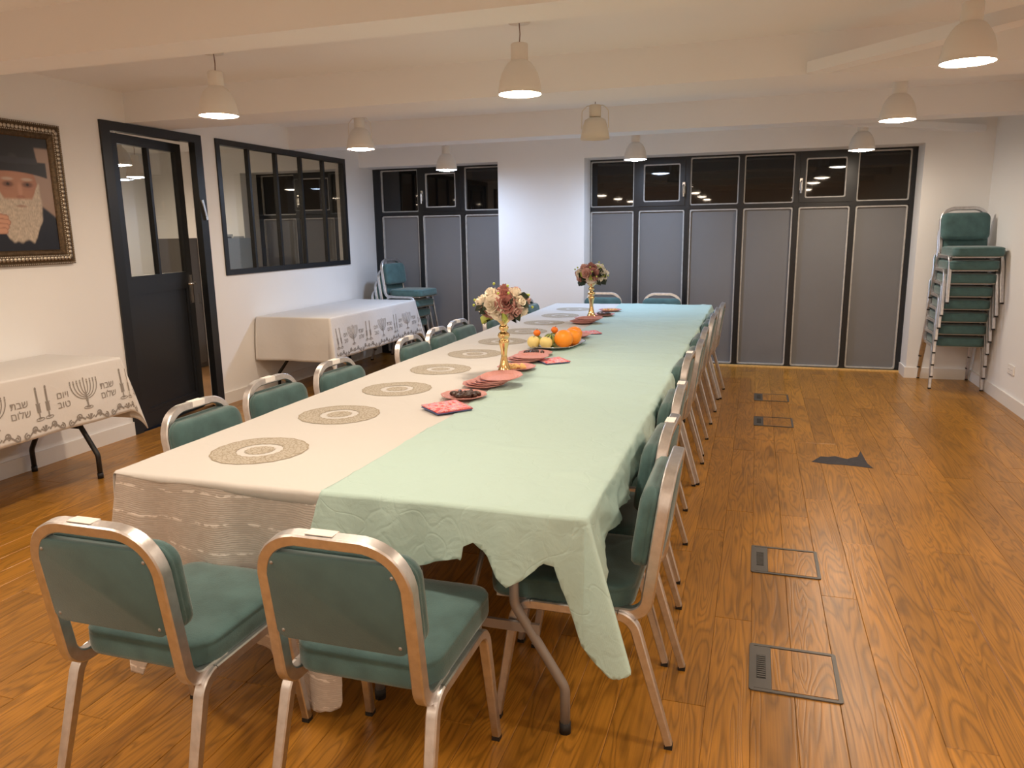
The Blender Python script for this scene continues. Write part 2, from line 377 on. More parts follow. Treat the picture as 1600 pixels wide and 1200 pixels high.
# ------------------------------------------------------------------ room shell
XL, XR, YB, YE, YP, ZC, ZB = -4.5, 2.05, -3.2, 8.28, 8.63, 2.54, 2.325
XS = -7.6   # far wall of the side room
def sbox(name, m, *boxes):
    mb = MB()
    for b in boxes: mb.box(*b)
    return struct(mb.build(name, m))
DY0, DY1, VY0, VY1, VZ0, ZT = 4.50, 5.55, 5.735, 7.935, 1.145, 2.32
sbox('wall_left', 'wall_paint', (XL - .12, XL, YB, DY0, 0, ZC), (XL - .12, XL, DY0, DY1, ZT, ZC), (XL - .12, XL, DY1, VY0, 0, ZC),
     (XL - .12, XL, VY0, VY1, 0, VZ0), (XL - .12, XL, VY0, VY1, ZT, ZC), (XL - .12, XL, VY1, YP + .1, 0, ZC))
sbox('wall_right', 'wall_paint', (XR, XR + .15, YB, YP + .1, 0, ZC))
sbox('wall_end', 'wall_paint', (-2.78, -1.80, YE, YP + .1, 0, ZC), (1.475, XR, YE, YP + .1, 0, ZC), (XL, -2.78, YE, YP + .1, 2.25, ZC), (-1.80, 1.475, YE, YP + .1, 2.25, ZC))
sbox('wall_back', 'wall_paint', (XS, XR + .15, YB - .15, YB, 0, ZC))
sbox('wall_side_room', 'wall_paint', (XS - .15, XS, YB, YP + .1, 0, ZC))
sbox('wall_side_room_end', 'wall_paint', (XS, -6.16, YE, YP + .1, 0, ZC), (-6.16, XL - .12, YE, YP + .1, 2.25, ZC))
sbox('ceiling', 'ceiling_paint', (XS - .15, XR + .15, YB - .15, YP + .1, ZC, ZC + .15))
sbox('floor_side_room', 'side_floor', (XS, XL - .12, YB, YP + .1, -.02, 0))
for i, (a, b) in enumerate(((2.93, 3.16), (4.76, 5.20), (6.86, 7.14), (.85, 1.15), (-1.2, -.9))):
    sbox('trim_%d' % (i + 1), 'ceiling_paint', (XL, XR, a, b, ZB, ZC))
def diag(name, p, q, wdt, hh=.06):
    d = Vector((q[0] - p[0], q[1] - p[1], 0)).normalized(); n = Vector((-d.y, d.x, 0)) * wdt / 2
    A = [Vector((*p, 0)) + n, Vector((*p, 0)) - n, Vector((*q, 0)) - n, Vector((*q, 0)) + n]
    mb = MB(); mb.rings([[(a.x, a.y, ZB + .001) for a in A], [(a.x, a.y, ZB + hh) for a in A]], smooth=False); return struct(mb.build(name, 'ceiling_paint'))
diag('trim_6', (.26, 4.76), (2.05, 2.82), .11)
diag('trim_7', (.42, 7.05), (1.93, 8.28), .09)
# baseboards
def baseboard(name, boxes):
    mb = MB()
    for (x0, x1, y0, y1) in boxes: mb.box(x0, x1, y0, y1, 0, .105); 
    return struct(mb.build(name, 'white_trim'))
baseboard('baseboard_left', [(XL, XL + .014, YB, DY0 - .0), (XL, XL + .014, DY1, YP)])
baseboard('baseboard_right', [(XR - .014, XR, YB, YE)])
baseboard('baseboard_end', [(1.475, XR - .014, YE - .014, YE), (1.461, 1.475, YE - .014, YP - .05), (-2.78, -1.80, YE - .014, YE), (-1.80, -1.786, YE, YP - .05)])

# floor planks
floor_root = struct(thing('floor'))
fu = MB(); fu.box(XL, XR, YB, YP + .1, -.05, -.016); fu.build('subfloor', 'floor_under', floor_root)
PW = .137; plank_mesh = {}
def plank_me(wd, ln):
    k = (round(wd, 4), round(ln, 3))
    if k not in plank_mesh:
        e = .0016; mb = MB()
        o0 = [(0, 0), (wd, 0), (wd, ln), (0, ln)]; o1 = [(e, e), (wd - e, e), (wd - e, ln - e), (e, ln - e)]
        mb.rings([[(x + .0004 * (1 if x == 0 else -1), y, -.015) for x, y in o0], [(x, y, -.0012) for x, y in o0], [(x, y, 0) for x, y in o1]], smooth=False)
        me = mb.mesh('plank'); me.materials.append(MATS['oak']); plank_mesh[k] = me
    return plank_mesh[k]
x = .048 - PW * math.ceil((.048 - XL) / PW); back = MB(); col_i = 0
rp = random.Random(3)
while x < XR - .01:
    xa = max(x, XL); xb = min(x + PW, XR); y = .45 - rp.choice((0, .3, .6, .9, 1.2, 1.5)) ; 
    back.box(xa + .0005, xb - .0005, YB, y - .0008, -.015, 0)
    while y < YP - .02:
        ln = rp.choice((1.2, 1.5, 1.8, 2.1)); 
        if y + ln > YP - .3: ln = YP - y
        o = bpy.data.objects.new('plank', plank_me(xb - xa - .0008, ln - .0012)); COL.objects.link(o); o.parent = floor_root; o.location = (xa + .0004, y, 0)
        y += ln
    x += PW
bk = back.build('plank_rows', 'oak', floor_root); bk['kind'] = 'stuff'
mb = MB(); mb.box(-1.80, 1.475, YP - .075, YP - .045, 0, .018); struct(mb.build('trim_8', 'cracker'))

# ------------------------------------------------------------------ window walls
def window_wall(name, edges, ops, x0, x1):
    root = struct(thing(name, loc=(0, YP, 0)))
    fr = MB(); mw = .026
    z0, zt0, zt1, ztop = 0.0, 1.695, 1.738, 2.31
    for e in edges: fr.box(e - mw, e + mw, -.03, .06, z0, ztop)
    fr.box(edges[0] - mw, edges[-1] + mw, -.028, .058, zt0, zt1); fr.box(edges[0] - mw, edges[-1] + mw, -.028, .058, 2.235, ztop)
    fr.box(edges[0] - mw, edges[-1] + mw, -.028, .058, 0, .02)
    if x0 < edges[0] - mw: fr.box(x0, edges[0] - mw, -.02, .06, 0, ztop)
    if x1 > edges[-1] + mw: fr.box(edges[-1] + mw, x1, -.02, .06, 0, ztop)
    fr.build('window_frame', 'window_black', root)
    for i in range(len(edges) - 1):
        a, b = edges[i] + mw, edges[i + 1] - mw; cx = (a + b) / 2; wd = b - a
        # lower grey panel
        pz0, pz1 = .02, zt0; h = pz1 - pz0; cz = (pz0 + pz1) / 2
        p = MB(); p.box(a, b, .012, .03, pz0, pz1); po = p.build('panel', 'panel_grey', root)
        g = MB(); ring_frame(g, wd - .004, h - .004, .014, .02, 0, .030, lambda u, v, d: (cx + u, .012 - d, cz + v), .016); g.build('gasket', 'gasket', po)
        # upper pane
        pz0, pz1 = zt1, 2.235
        if i in ops:
            s = MB(); iw = .052
            s.box(a, a + iw, -.042, .02, pz0, pz1); s.box(b - iw, b, -.042, .02, pz0, pz1); s.box(a + iw, b - iw, -.042, .02, pz0, pz0 + .045); s.box(a + iw, b - iw, -.042, .02, pz1 - .055, pz1)
            s.build('sash', 'window_black', root); a2, b2, c2, d2 = a + iw, b - iw, pz0 + .045, pz1 - .055; dep = -.026
            hd = MB(); hx = b - .012 if i in (1,) and len(edges) > 4 else a + .012
            hd.box(hx - .014, hx + .014, -.056, -.042, 1.86, 1.98); hd.tube(fillet([(hx, -.05, 1.95), (hx, -.085, 1.95), (hx, -.085, 1.83)], .01), rect_sec(.018, .014)); hd.build('handle', 'chrome', root)
        else: a2, b2, c2, d2 = a, b, pz0, pz1; dep = .0
        cx2, cz2 = (a2 + b2) / 2, (c2 + d2) / 2
        p = MB(); p.box(a2, b2, dep + .016, dep + .024, c2, d2); po = p.build('pane', 'night_glass', root)
        g = MB(); ring_frame(g, b2 - a2 - .002, d2 - c2 - .002, .012, .016, 0, .026, lambda u, v, d: (cx2 + u, dep + .016 - d, cz2 + v), .014); g.build('gasket', 'gasket', po)
    return root
window_wall('window_1', [-4.425, -3.88, -3.335, -2.79], (1,), XL, -2.76)
window_wall('window_2', [-1.825, -1.285, -.735, -.18, .372, .918, 1.455], (1, 4), -1.80, 1.475)
window_wall('window_4', [-6.13, -5.58, -5.03, -4.65], (1,), -6.16, XL - .12)

# ------------------------------------------------------------------ steel-framed glazing and door in the left wall
def wall_map(X): return lambda y, z, d: (X + d, y, z)
vr = struct(thing('window_3', loc=(XL, 0, 0))); t = .05
f = MB(); f.box(-.05, .014, VY0, VY1, VZ0, VZ0 + t); f.box(-.05, .014, VY0, VY1, ZT - t, ZT); f.box(-.05, .014, VY0, VY0 + t, VZ0 + t, ZT - t); f.box(-.05, .014, VY1 - t, VY1, VZ0 + t, ZT - t); f.box(-.12, -.05, VY0, VY1, VZ0, VZ0 + .012); f.build('window_frame', 'anthracite', vr)
my = [VY0 + t / 2 + k * (VY1 - VY0 - t) / 5 for k in range(6)]
for k in range(1, 5): MB().box(-.032, .008, my[k] - .015, my[k] + .015, VZ0 + t, ZT - t).build('mullion', 'anthracite', vr)
for k in range(5):
    MB().box(-.018, -.012, my[k] + (.016 if k else t / 2), my[k + 1] - (.016 if k < 4 else t / 2), VZ0 + t, ZT - t).build('pane', 'clear_glass', vr)
dr = struct(thing('door_1', loc=(XL, 0, 0))); t = .085
f = MB(); f.box(-.045, .016, DY0, DY0 + t, 0, ZT); f.box(-.045, .016, DY1 - t, DY1, 0, ZT); f.box(-.045, .016, DY0 + t, DY1 - t, ZT - .065, ZT); f.build('door_frame', 'anthracite', dr)
LW = DY1 - DY0 - 2 * t - .006; LH = ZT - .075
lf = MB(); st = .075; zr = 1.20; th = .045
lf.box(0, th, 0, st, .008, LH); lf.box(0, th, LW - st, LW, .008, LH); lf.box(0, th, st, LW - st, LH - .07, LH); lf.box(0, th, st, LW - st, zr - .11, zr); lf.box(0, th, st, LW - st, .008, .13)
lf.box(0, th, LW / 2 - .014, LW / 2 + .014, zr, LH - .07)
leaf = lf.build('leaf', 'anthracite', dr, (-.052, DY0 + t + .003, 0)); leaf.rotation_euler = (0, 0, math.radians(8.0))
pn = MB(); ring_frame(pn, LW - 2 * st, zr - .24, .03, .004, 0, .012, lambda u, v, d: (.030 + d, LW / 2 + u, (zr - .11 + .13) / 2 + v)); pn.box(.012, .030, st, LW - st, .13, zr - .11); pn.build('lower_panel', 'anthracite', leaf)
for a, b in ((st, LW / 2 - .014), (LW / 2 + .014, LW - st)): MB().box(.018, .024, a, b, zr, LH - .07).build('pane', 'clear_glass', leaf)
hm = MB(); hy = LW - .038; hm.box(th, th + .006, hy - .018, hy + .018, .93, 1.17); hm.tube(fillet([(th, hy, 1.10), (th + .055, hy, 1.10), (th + .055, hy - .12, 1.10)], .012), circ_sec(.009, 8), smooth=True); hm.build('handle', 'chrome', leaf)
for z in (.25, 1.1, 2.0): MB().lathe([(.009, 0), (.009, .09)], 10, (th + .004, -.004, z)).build('hinge', 'black_steel', leaf)
# slanted doorpost case
mz = MB(); mz.box(-.008, .008, -.012, .012, -.085, .085); mz.box(-.006, .010, -.008, .008, -.06, .06)
mzo = mz.build('mezuzah_case', 'chrome', None, (XL + .026, DY1 - .05, 1.71)); mzo.rotation_euler = (math.radians(14), 0, 0)
tag(mzo, 'narrow silvery case fixed at a slant on the right post of the black door', 'mezuzah')

# ------------------------------------------------------------------ pendant lamps
def pendant(x, y, zr, label, col, lit=True, bracket=False):
    t = thing('pendant_lamp', label, 'lamp', (x, y, ZC), 0, 'white pendant lamps under the ceiling')
    d = zr - ZC; m = 'lamp_white' if lit else 'lamp_cream'
    MB().lathe([(.055, -.035), (.055, -.004), (.05, 0)], 24).build('canopy', m, t)
    MB().tube([(0, 0, -.03), (.003, .002, d * .5 + .1), (0, 0, d + .235)], circ_sec(.0028, 6), smooth=True).build('cord', 'cord', t)
    MB().lathe([(.012, .245), (.040, .240), (.043, .235), (.043, .158), (.040, .155)], 28, (0, 0, d)).build('neck', m, t)
    prof = [(.043, .160), (.058, .150), (.074, .130), (.090, .100), (.101, .065), (.107, .03), (.110, 0)] if lit else [(.045, .15), (.075, .135), (.088, .10), (.098, .05), (.108, 0)]
    inner = [(r - .003, z) for r, z in reversed(prof)]
    MB().lathe(prof + inner + [(.0, inner[-1][1])], 36, (0, 0, d), cap=False).build('shade', m, t)
    if lit:
        MB().lathe([(0, -.011), (.04, -.009), (.075, -.003), (.1045, .005)], 28, (0, 0, d), cap=False).build('bulb', emit_for(col), t)
    else: MB().lathe([(0, .035), (.02, .04), (.03, .06), (.025, .10), (.015, .14)], 20, (0, 0, d), cap=False).build('bulb', 'lamp_white', t)
    if bracket:
        for s in (-1, 1):
            MB().tube(fillet([(s * .10, 0, d + .075), (s * .098, 0, d + .20), (s * .06, 0, d + .235), (s * .04, 0, d + .235)], .02), circ_sec(.003, 6), smooth=True).build('wire_bracket', m, t)
    return t
def emit_for(col):
    n = {WARM: 'bulb_warm', COOL: 'bulb_cool', MID: 'bulb_mid'}[col]
    emit(n, col, LAMP); return n
XA, XBm, XCc = -2.98, -1.17, .82
Y1, Y2, Y3 = 3.86, 5.62, 7.60
pendant(XA, Y1, 2.17, 'lit white pendant lamp hanging in front of the black door', WARM)
pendant(XA - .05, Y2, 2.15, 'lit white pendant lamp with wire brackets over the printed side table by the wall', WARM, True, True)
pendant(-3.08, 7.52, 2.12, 'lit bluish-white pendant lamp in front of the small three-bay window wall', COOL)
pendant(XBm, Y1, 2.17, 'lit white pendant lamp hanging above the middle of the long table', WARM)
pendant(XBm, 5.75, 2.15, 'unlit cream pendant lamp with wire brackets over the far half of the table', WARM, False, True)
pendant(-1.15, Y3, 2.15, 'lit bluish-white pendant lamp above the far end of the long table', COOL)
pendant(XCc, Y1, 2.17, 'largest lit pendant lamp, at the upper right over the bare floor', WARM)
pendant(XCc, 5.58, 2.15, 'lit pendant lamp over the bare floor, between the nearest and farthest of its row', WARM)
pendant(.85, 7.62, 2.15, 'lit pendant lamp in front of the right bays of the wide window wall', MID)
for k, (yy_, nm) in enumerate(((1.95, 'second'), (.05, 'third'), (-1.8, 'last'))):
    for xx_, c in ((XA, 'left'), (XBm, 'middle'), (XCc, 'right')):
        pendant(xx_, yy_, 2.15, 'lit white pendant lamp behind the near end, %s row back, %s column' % (nm, c), WARM)
pendant(-6.67, 7.13, 2.15, 'lit pendant lamp in the side room, seen through the door glass', WARM)
pendant(-5.67, 5.86, 2.15, 'lit pendant lamp in the side room, nearest the door', WARM)
pendant(-6.2, 3.4, 2.15, 'added pendant lamp to light the side room, unseen behind the portrait wall', WARM)  # unseen lamp, added to brighten the side room behind the glass

# ------------------------------------------------------------------ chairs
def chair_proto():
    root = thing('banquet_chair', 'x', 'chair')
    sec = rect_sec(.030, .022, .25)
    for s in (-1, 1):
        path = fillet([(s * .212, -.265, 0.012), (s * .200, -.150, .398), (s * .200, .200, .398), (s * .212, .263, .012)], [0, .055, .055, 0], 7)
        P = [Vector(p) for p in path]
        # slice: rear leg 0..9, rail, front leg
        i1, i2 = 8, len(P) - 9
        full = rect_sec(.031, .029, .25)
        def piece(a, b, name, sc):
            mb = MB(); mb.auto = 1; n0 = (1, 0, 0); mb.tube(P[a:b + 1], full, scale=sc, n0=n0); return mb.build(name, 'aluminium', root)
        sc = [.78] + [1] * (i1)
        l1 = piece(0, i1, 'leg', sc); r = piece(i1, i2, 'seat_rail', None); l2 = piece(i2, len(P) - 1, 'leg', [1] * (len(P) - 1 - i2) + [.78])
        for q, l in ((P[0], l1), (P[-1], l2)):
            MB().box(q.x - .012, q.x + .012, q.y - .012, q.y + .012, 0, .014).build('foot_cap', 'rubber', l)
    MB().box(-.2, .2, .17, .19, .39, .41).build('cross_rail', 'aluminium', root)
    yb = lambda z: -.185 - (z - .41) * .14
    pth = fillet([(-.186, -.05, .400), (-.186, -.185, .400), (-.186, yb(.818), .818), (.186, yb(.818), .818), (.186, -.185, .400), (.186, -.05, .400)], [0, .05, .10, .10, .05, 0], 8)
    mb = MB(); mb.auto = 1; mb.tube(pth, rect_sec(.031, .036, .25), n0=(1, 0, 0)).build('back_frame', 'aluminium', root)
    # seat pad
    def pad(w, d, rad, levels, mapf):
        rings = []
        for ins, h in levels:
            rr = [max(q - ins, .006) for q in rad]
            rings.append([mapf(px, py, h) for px, py in rrect(w - 2 * ins, d - 2 * ins, rr, 6)])
        return rings
    mb = MB(); mb.rings(pad(.405, .445, (.075, .06, .06, .075), [(.014, .406), (.003, .410), (0, .422), (0, .458), (.0025, .4645), (.0, .469), (.004, .477), (.018, .4835), (.05, .488), (.11, .490)], lambda a, b, h: (a, b + .072, h)))
    mb.build('seat', 'velvet', root)
    MB().box(-.185, .185, -.12, .27, .398, .409).build('seat_board', 'table_top', root)
    # back: board behind, cushion in front
    bm = lambda a, b, h: (a, yb(.660 + b) + h, .660 + b)
    mb = MB(); mb.rings(pad(.352, .236, (.03, .03, .03, .03), [(.002, -.017), (0, -.015), (0, .010)], bm)); bo = mb.build('back_board', 'velvet_board', root)
    for a in (-.155, .155):
        for b in (-.095, .09):
            q = bm(a, b, -.0175); MB().lathe([(0, .0025), (.004, .001), (.005, 0)], 8, (0, 0, 0), cap=False).build('screw', 'steel_grey', bo, q).rotation_euler = (pi / 2, 0, 0)
    mb = MB(); mb.rings(pad(.398, .242, (.05, .055, .055, .05), [(.012, .018), (.002, .021), (0, .030), (.003, .034), (0, .038), (.001, .054), (.012, .066), (.04, .071), (.09, .073)], bm))
    mb.build('back_cushion', 'velvet', root)
    return root
CH = chair_proto(); ch_used = [False]
def chair(x, y, face, label, group, z=0, sticker=False):
    """face: heading of chair front, radians from +Y ccw"""
    if not ch_used[0]:
        ch_used[0] = True; c = CH; c.location = (x, y, z); c.rotation_euler = (0, 0, face)
    else: c = dup(CH, (x, y, z), face)
    c['label'] = label; c['group'] = group; c.name = 'banquet_chair'
    if sticker: STK.append(c)
    return c
STK = []
ORD = ['first', 'second', 'third', 'fourth', 'fifth', 'sixth', 'seventh', 'eighth', 'ninth']
chair(-1.49, 1.565, 0, 'teal velvet chair with its back to us at the white end of the table', 'chairs at the near end of the table', sticker=True)
chair(-.89, 1.65, 0, 'teal velvet chair with its back to us at the green end of the table', 'chairs at the near end of the table', sticker=True)
RY = [(2.23, -.18), (2.67, -.235), (3.31, -.26), (4.20, -.295), (4.645, -.27), (5.25, -.28), (6.13, -.27), (6.60, -.265), (7.07, -.24)]
for k, (y, xf) in enumerate(RY):
    chair(xf - .265, y, pi / 2 + random.uniform(-.03, .03) * (k > 0), 'teal and aluminium chair on the green side of the table, %s from the near end' % ORD[k], 'chairs along the green side', sticker=k in (1, 2, 3))
LY = [(2.51, -1.94), (3.03, -1.95), (3.54, -1.90), (4.48, -1.90), (4.95, -1.90), (5.42, -1.93), (6.02, -1.86), (7.22, -1.90)]
for k, (y, x) in enumerate(LY):
    chair(x, y, -pi / 2 + random.uniform(-.04, .04), 'teal and aluminium chair on the white side of the table, %s from the near end' % ORD[k], 'chairs along the white side', sticker=True)
chair(-1.55, 7.90, pi, 'teal chair at the far end of the table, behind the small gold vase', 'chairs at the far end of the table')
chair(-.92, 7.86, pi, 'teal chair at the far end of the table, behind the green cloth', 'chairs at the far end of the table')
for k in range(8):
    lab = 'topmost chair of the tall stack in the right corner' if k == 7 else ('bottom chair of the tall stack in the right corner' if k == 0 else 'chair in the tall right-corner stack, %s from the bottom' % ORD[k])
    chair(1.795 + (.012 if k == 7 else 0) + random.uniform(-.006, .006), 8.0 - .036 * k, pi + random.uniform(-.02, .02) + (.06 if k == 7 else 0), lab, 'chairs stacked in the right corner', z=.1165 * k)
for k in range(4):
    lab = ['bottom chair of the short stack behind the printed side table', 'second chair up in the short stack behind the printed side table', 'third chair up in the short stack behind the printed side table', 'top chair of the short stack behind the printed side table'][k]
    a = math.radians(-8); chair(-4.05 + .05 * k * cos(a), 8.24 + .05 * k * sin(a), -pi / 2 + a, lab, 'chairs stacked in the left corner', z=.1205 * k)
for c in STK:
    st_ = MB(); st_.box(-.036, .036, -.013, .0196, -.0006, .0010); st_.box(-.036, .036, .0184, .0196, -.021, -.0006); o = st_.build('sticker', 'sticker', c, (.005 + random.uniform(-.03, .04), -.185 - .408 * .14, .8342))

# ------------------------------------------------------------------ folding tables
TH = .737
def folding_table(x0, x1, y0, y1, label, group, legm='steel_grey', top='table_top', inset=.22, foot=.46):
    cx, cy = (x0 + x1) / 2, (y0 + y1) / 2; t = thing('folding_table', label, 'table', (cx, cy, 0), 0, group); w, l = x1 - x0, y1 - y0
    mb = MB(); o = rrect(w, l, .03); oi = rrect(w - .01, l - .01, .028)
    mb.rings([[(a, b, TH - .04) for a, b in oi], [(a, b, TH - .036) for a, b in o], [(a, b, TH - .004) for a, b in o], [(a, b, TH) for a, b in oi]], smooth=False); mb.build('table_top', top, t)
    for s in (-1, 1):
        yl = s * (l / 2 - inset); fx = w * foot
        for q in (-1, 1):
            p = fillet([(q * w * .20, yl, TH - .04), (q * w * .20, yl, .40), (q * fx, yl, .15), (q * fx, yl, .012)], .05, 5)
            lg = MB().tube(p, circ_sec(.0155, 10), smooth=True).build('leg', legm, t); MB().lathe([(.018, 0), (.018, .035)], 12, (q * fx, yl, 0)).build('foot_cap', 'rubber', lg)
        MB().box(-w * .30, w * .30, yl - .006, yl + .006, .315, .345).build('crossbar', legm, t)
        MB().tube([(0, yl, .33), (0, yl - s * .38, TH - .045)], circ_sec(.009, 8), smooth=True).build('brace', legm, t)
    return t
TX0, TXM, TX1, TY0, TY1 = -1.975, -1.192, -.41, 1.90, 7.78
TL = (TY1 - TY0) / 3
for k in range(3):
    folding_table(TX0, TXM - .002, TY0 + k * TL + .001, TY0 + (k + 1) * TL - .001, 'folding table under the white medallion cloth, %s' % ('at the near end', 'in the middle', 'at the far end')[k], 'tables joined into the long table')
    folding_table(TXM + .002, TX1, TY0 + k * TL + .001, TY0 + (k + 1) * TL - .001, 'folding table under the green cloth, %s' % ('at the near end', 'in the middle', 'at the far end')[k], 'tables joined into the long table', inset=.10, foot=.40)
folding_table(-4.47, -3.875, 2.0, 3.81, 'black-legged folding table under printed cloth, between the portrait and the door', 'tables against the left wall', 'black_steel')
folding_table(-4.47, -3.705, 6.10, 7.93, 'black-legged folding table under printed cloth, below the framed interior window', 'tables against the left wall', 'black_steel')

# ------------------------------------------------------------------ cloths
def hwrink(x, y, amp=.0018, k=1.0):
    return amp * (nz3(x * 3.1 * k, y * 2.3 * k, 1.7) + .6 * nz3(x * 9 * k, y * 8 * k, 4.2))
class Drape:
    """cloth over a table rectangle; dl,dr,dn,df = overhang towards -x,+x,-y,+y"""
    def __init__(s, x0, x1, y0, y1, z, wave=.012, kcorner=.34, seed=0, flare=.05, amp=.0018, freq=9.0):
        s.__dict__.update(locals())
    def out(s, d, along):
        r = .012; q = min(d / r, pi / 2); o = r * sin(q); dn = r * (1 - cos(q)) + max(0, d - r * pi / 2)
        wv = s.wave * (sin(along * s.freq + s.seed) + .6 * sin(along * s.freq * 2.3 + 1.3 * s.seed) + 1.2) * min(1, d / .25)
        return o + s.flare * d + wv, dn
    def at(s, x, y, off=0):
        ax = s.x0 - x if x < s.x0 else (x - s.x1 if x > s.x1 else 0); sx = -1 if x < s.x0 else 1
        ay = s.y0 - y if y < s.y0 else (y - s.y1 if y > s.y1 else 0); sy = -1 if y < s.y0 else 1
        if ax == 0 and ay == 0: return Vector((x, y, s.z + hwrink(x, y, s.amp) + off))
        if ay == 0: o, d = s.out(ax, y); return Vector((sx * (o + off) + (s.x0 if sx < 0 else s.x1), y, s.z - d + hwrink(x, y, s.amp)))
        if ax == 0: o, d = s.out(ay, x); return Vector((x, sy * (o + off) + (s.y0 if sy < 0 else s.y1), s.z - d + hwrink(x, y, s.amp)))
        r = hypot(ax, ay); th = atan2(ay, ax); k = s.kcorner * sin(2 * th)
        cx = s.x0 if sx < 0 else s.x1; cy = s.y0 if sy < 0 else s.y1
        ox, _ = s.out(r, cy); oy, _ = s.out(r, cx); _, dn = s.out(r * sqrt(max(0, 1 - k * k)), 0)
        w_ = th / (pi / 2)
        hx = ox * (1 - w_) ** 1 * cos(th) + k * r * .707 + off * cos(th); hy = oy * w_ * sin(th) + k * r * .707 + off * sin(th)
        return Vector((cx + sx * hx, cy + sy * hy, s.z - dn))
    def mesh(s, lo, hi, step, keep=None, fine=None):
        def axis(a, b, e0, e1):
            pts = set()
            n = max(2, int((b - a) / step)); 
            for i in range(n + 1): pts.add(round(a + (b - a) * i / n, 5))
            for e in (e0, e1):
                for q in (-.006, 0, .006, .012, .019):
                    v = e + (q if e == e1 else -q)
                    if a < v < b: pts.add(round(v, 5))
            return sorted(pts)
        X = axis(lo[0], hi[0], s.x0, s.x1); Y = axis(lo[1], hi[1], s.y0, s.y1)
        mb = MB(); nx = len(X); C2 = [(x, y) for y in Y for x in X]; fs = []
        ins = [(not keep) or keep(x, y) for x, y in C2]; move = {}
        for j in range(len(Y) - 1):
            for i in range(nx - 1):
                a = j * nx + i; c = (a, a + 1, a + nx + 1, a + nx); q = [k for k in c if ins[k]]
                if not q: continue
                fs.append(c)
                for k in c:
                    if not ins[k]:
                        nb = min(q, key=lambda m: hypot(C2[m][0] - C2[k][0], C2[m][1] - C2[k][1])); d = hypot(C2[nb][0] - C2[k][0], C2[nb][1] - C2[k][1])
                        if k not in move or d < move[k][1]: move[k] = (nb, d)
        P2 = list(C2)
        for k, (nb, _) in move.items():
            lo_, hi_ = C2[nb], C2[k]
            for _i in range(7):
                m = ((lo_[0] + hi_[0]) / 2, (lo_[1] + hi_[1]) / 2)
                if keep(*m): lo_ = m
                else: hi_ = m
            P2[k] = lo_
        used = sorted({i for f in fs for i in f}); mp = {o: n for n, o in enumerate(used)}
        mb.add([s.at(*P2[i]) for i in used], [tuple(mp[i] for i in f) for f in fs], True); return mb
def solid(o, t=.0012):
    m = o.modifiers.new('thick', 'SOLIDIFY'); m.thickness = t; m.offset = -1; return o
def pw(pts):
    def f(x):
        if x <= pts[0][0]: return pts[0][1]
        for (a, b), (c, d) in zip(pts, pts[1:]):
            if x <= c: return b + (d - b) * (x - a) / (c - a)
        return pts[-1][1]
    return f
# crinkled under-cloth, hangs to the floor at the near end
Dc = Drape(TX0 - .004, -1.16, TY0 - .004, TY1, TH + .0015, wave=.016, seed=2.0, flare=.02, freq=16, kcorner=.12)
cb = pw([(-2.3, .66), (-2.0, .715), (-1.92, .71), (-1.87, .60), (-1.78, .53), (-1.55, .52), (-1.42, .55), (-1.34, .69), (-1.27, .72), (-1.17, .70), (-1.14, .62)])
def keepc(x, y):
    if y > TY0 + .25: return False
    if x < TX0 - .004:
        return hypot(TX0 - x, max(0, TY0 - y)) < .60 + .02 * nz3(x * 30, y * 30)
    return TY0 - y < cb(x) + .012 * nz3(x * 40, 3) and not (x > -1.17 and y > TY0)
o = Dc.mesh((TX0 - .30, TY0 - .75), (-1.13, TY0 + .26), .016, keepc).build('under_tablecloth', 'crinkle_cloth'); solid(o, .001)
tag(o, 'crinkled pinkish under-cloth with glittering stripes hanging to the floor', 'tablecloth')
# white medallion cloth
Dw = Drape(TX0 - .007, -1.10, TY0 - .008, TY1, TH + .005, wave=.006, seed=.7, flare=.03, amp=.0026)
hem = pw([(-2.0, .012), (-1.8, .03), (-1.72, .022), (-1.6, .032), (-1.4, .045), (-1.2, .05)])
o = Dw.mesh((TX0 - .17, TY0 - .06), (-1.10, TY1 + .12), .03, lambda x, y: (TY0 - .008 - y) < hem(x) if x > TX0 - .01 else (y > TY0 - .02)).build('white_tablecloth', 'white_cloth'); solid(o, .001)
tag(o, 'long white tablecloth printed with lace medallions on the left half of the table', 'tablecloth')
for k in range(10):
    yc = 2.215 + .553 * k; xc = -1.66
    def outl(r, sc, n=72): return [(xc + r * (1 + sc * cos(18 * 2 * pi * i / n)) * cos(2 * pi * i / n), yc + r * (1 + sc * cos(18 * 2 * pi * i / n)) * sin(2 * pi * i / n)) for i in range(n)]
    def ring3(radii, off):
        return [[Dw.at(x, y, off) for x, y in outl(r, sc)] for r, sc in radii]
    mb = MB(); mb.rings(ring3([(.168, .012), (.14, 0), (.11, 0), (.082, .03)], .0011), cap0=False, cap1=False)
    mo = mb.build('medallion', 'lace_print', o)
    mb = MB(); mb.rings(ring3([(.0001, 0), (.025, .0), (.052, .06)][::-1], .0011), cap0=False, cap1=False); mb.build('medallion_centre', 'lace_print', mo)
    mb = MB(); mb.rings(ring3([(.170, .012), (.165, .012)], .0013), cap0=False, cap1=False); mb.rings(ring3([(.084, .03), (.081, .03)], .0013), cap0=False, cap1=False); mb.build('medallion_edge', 'lace_edge', mo)
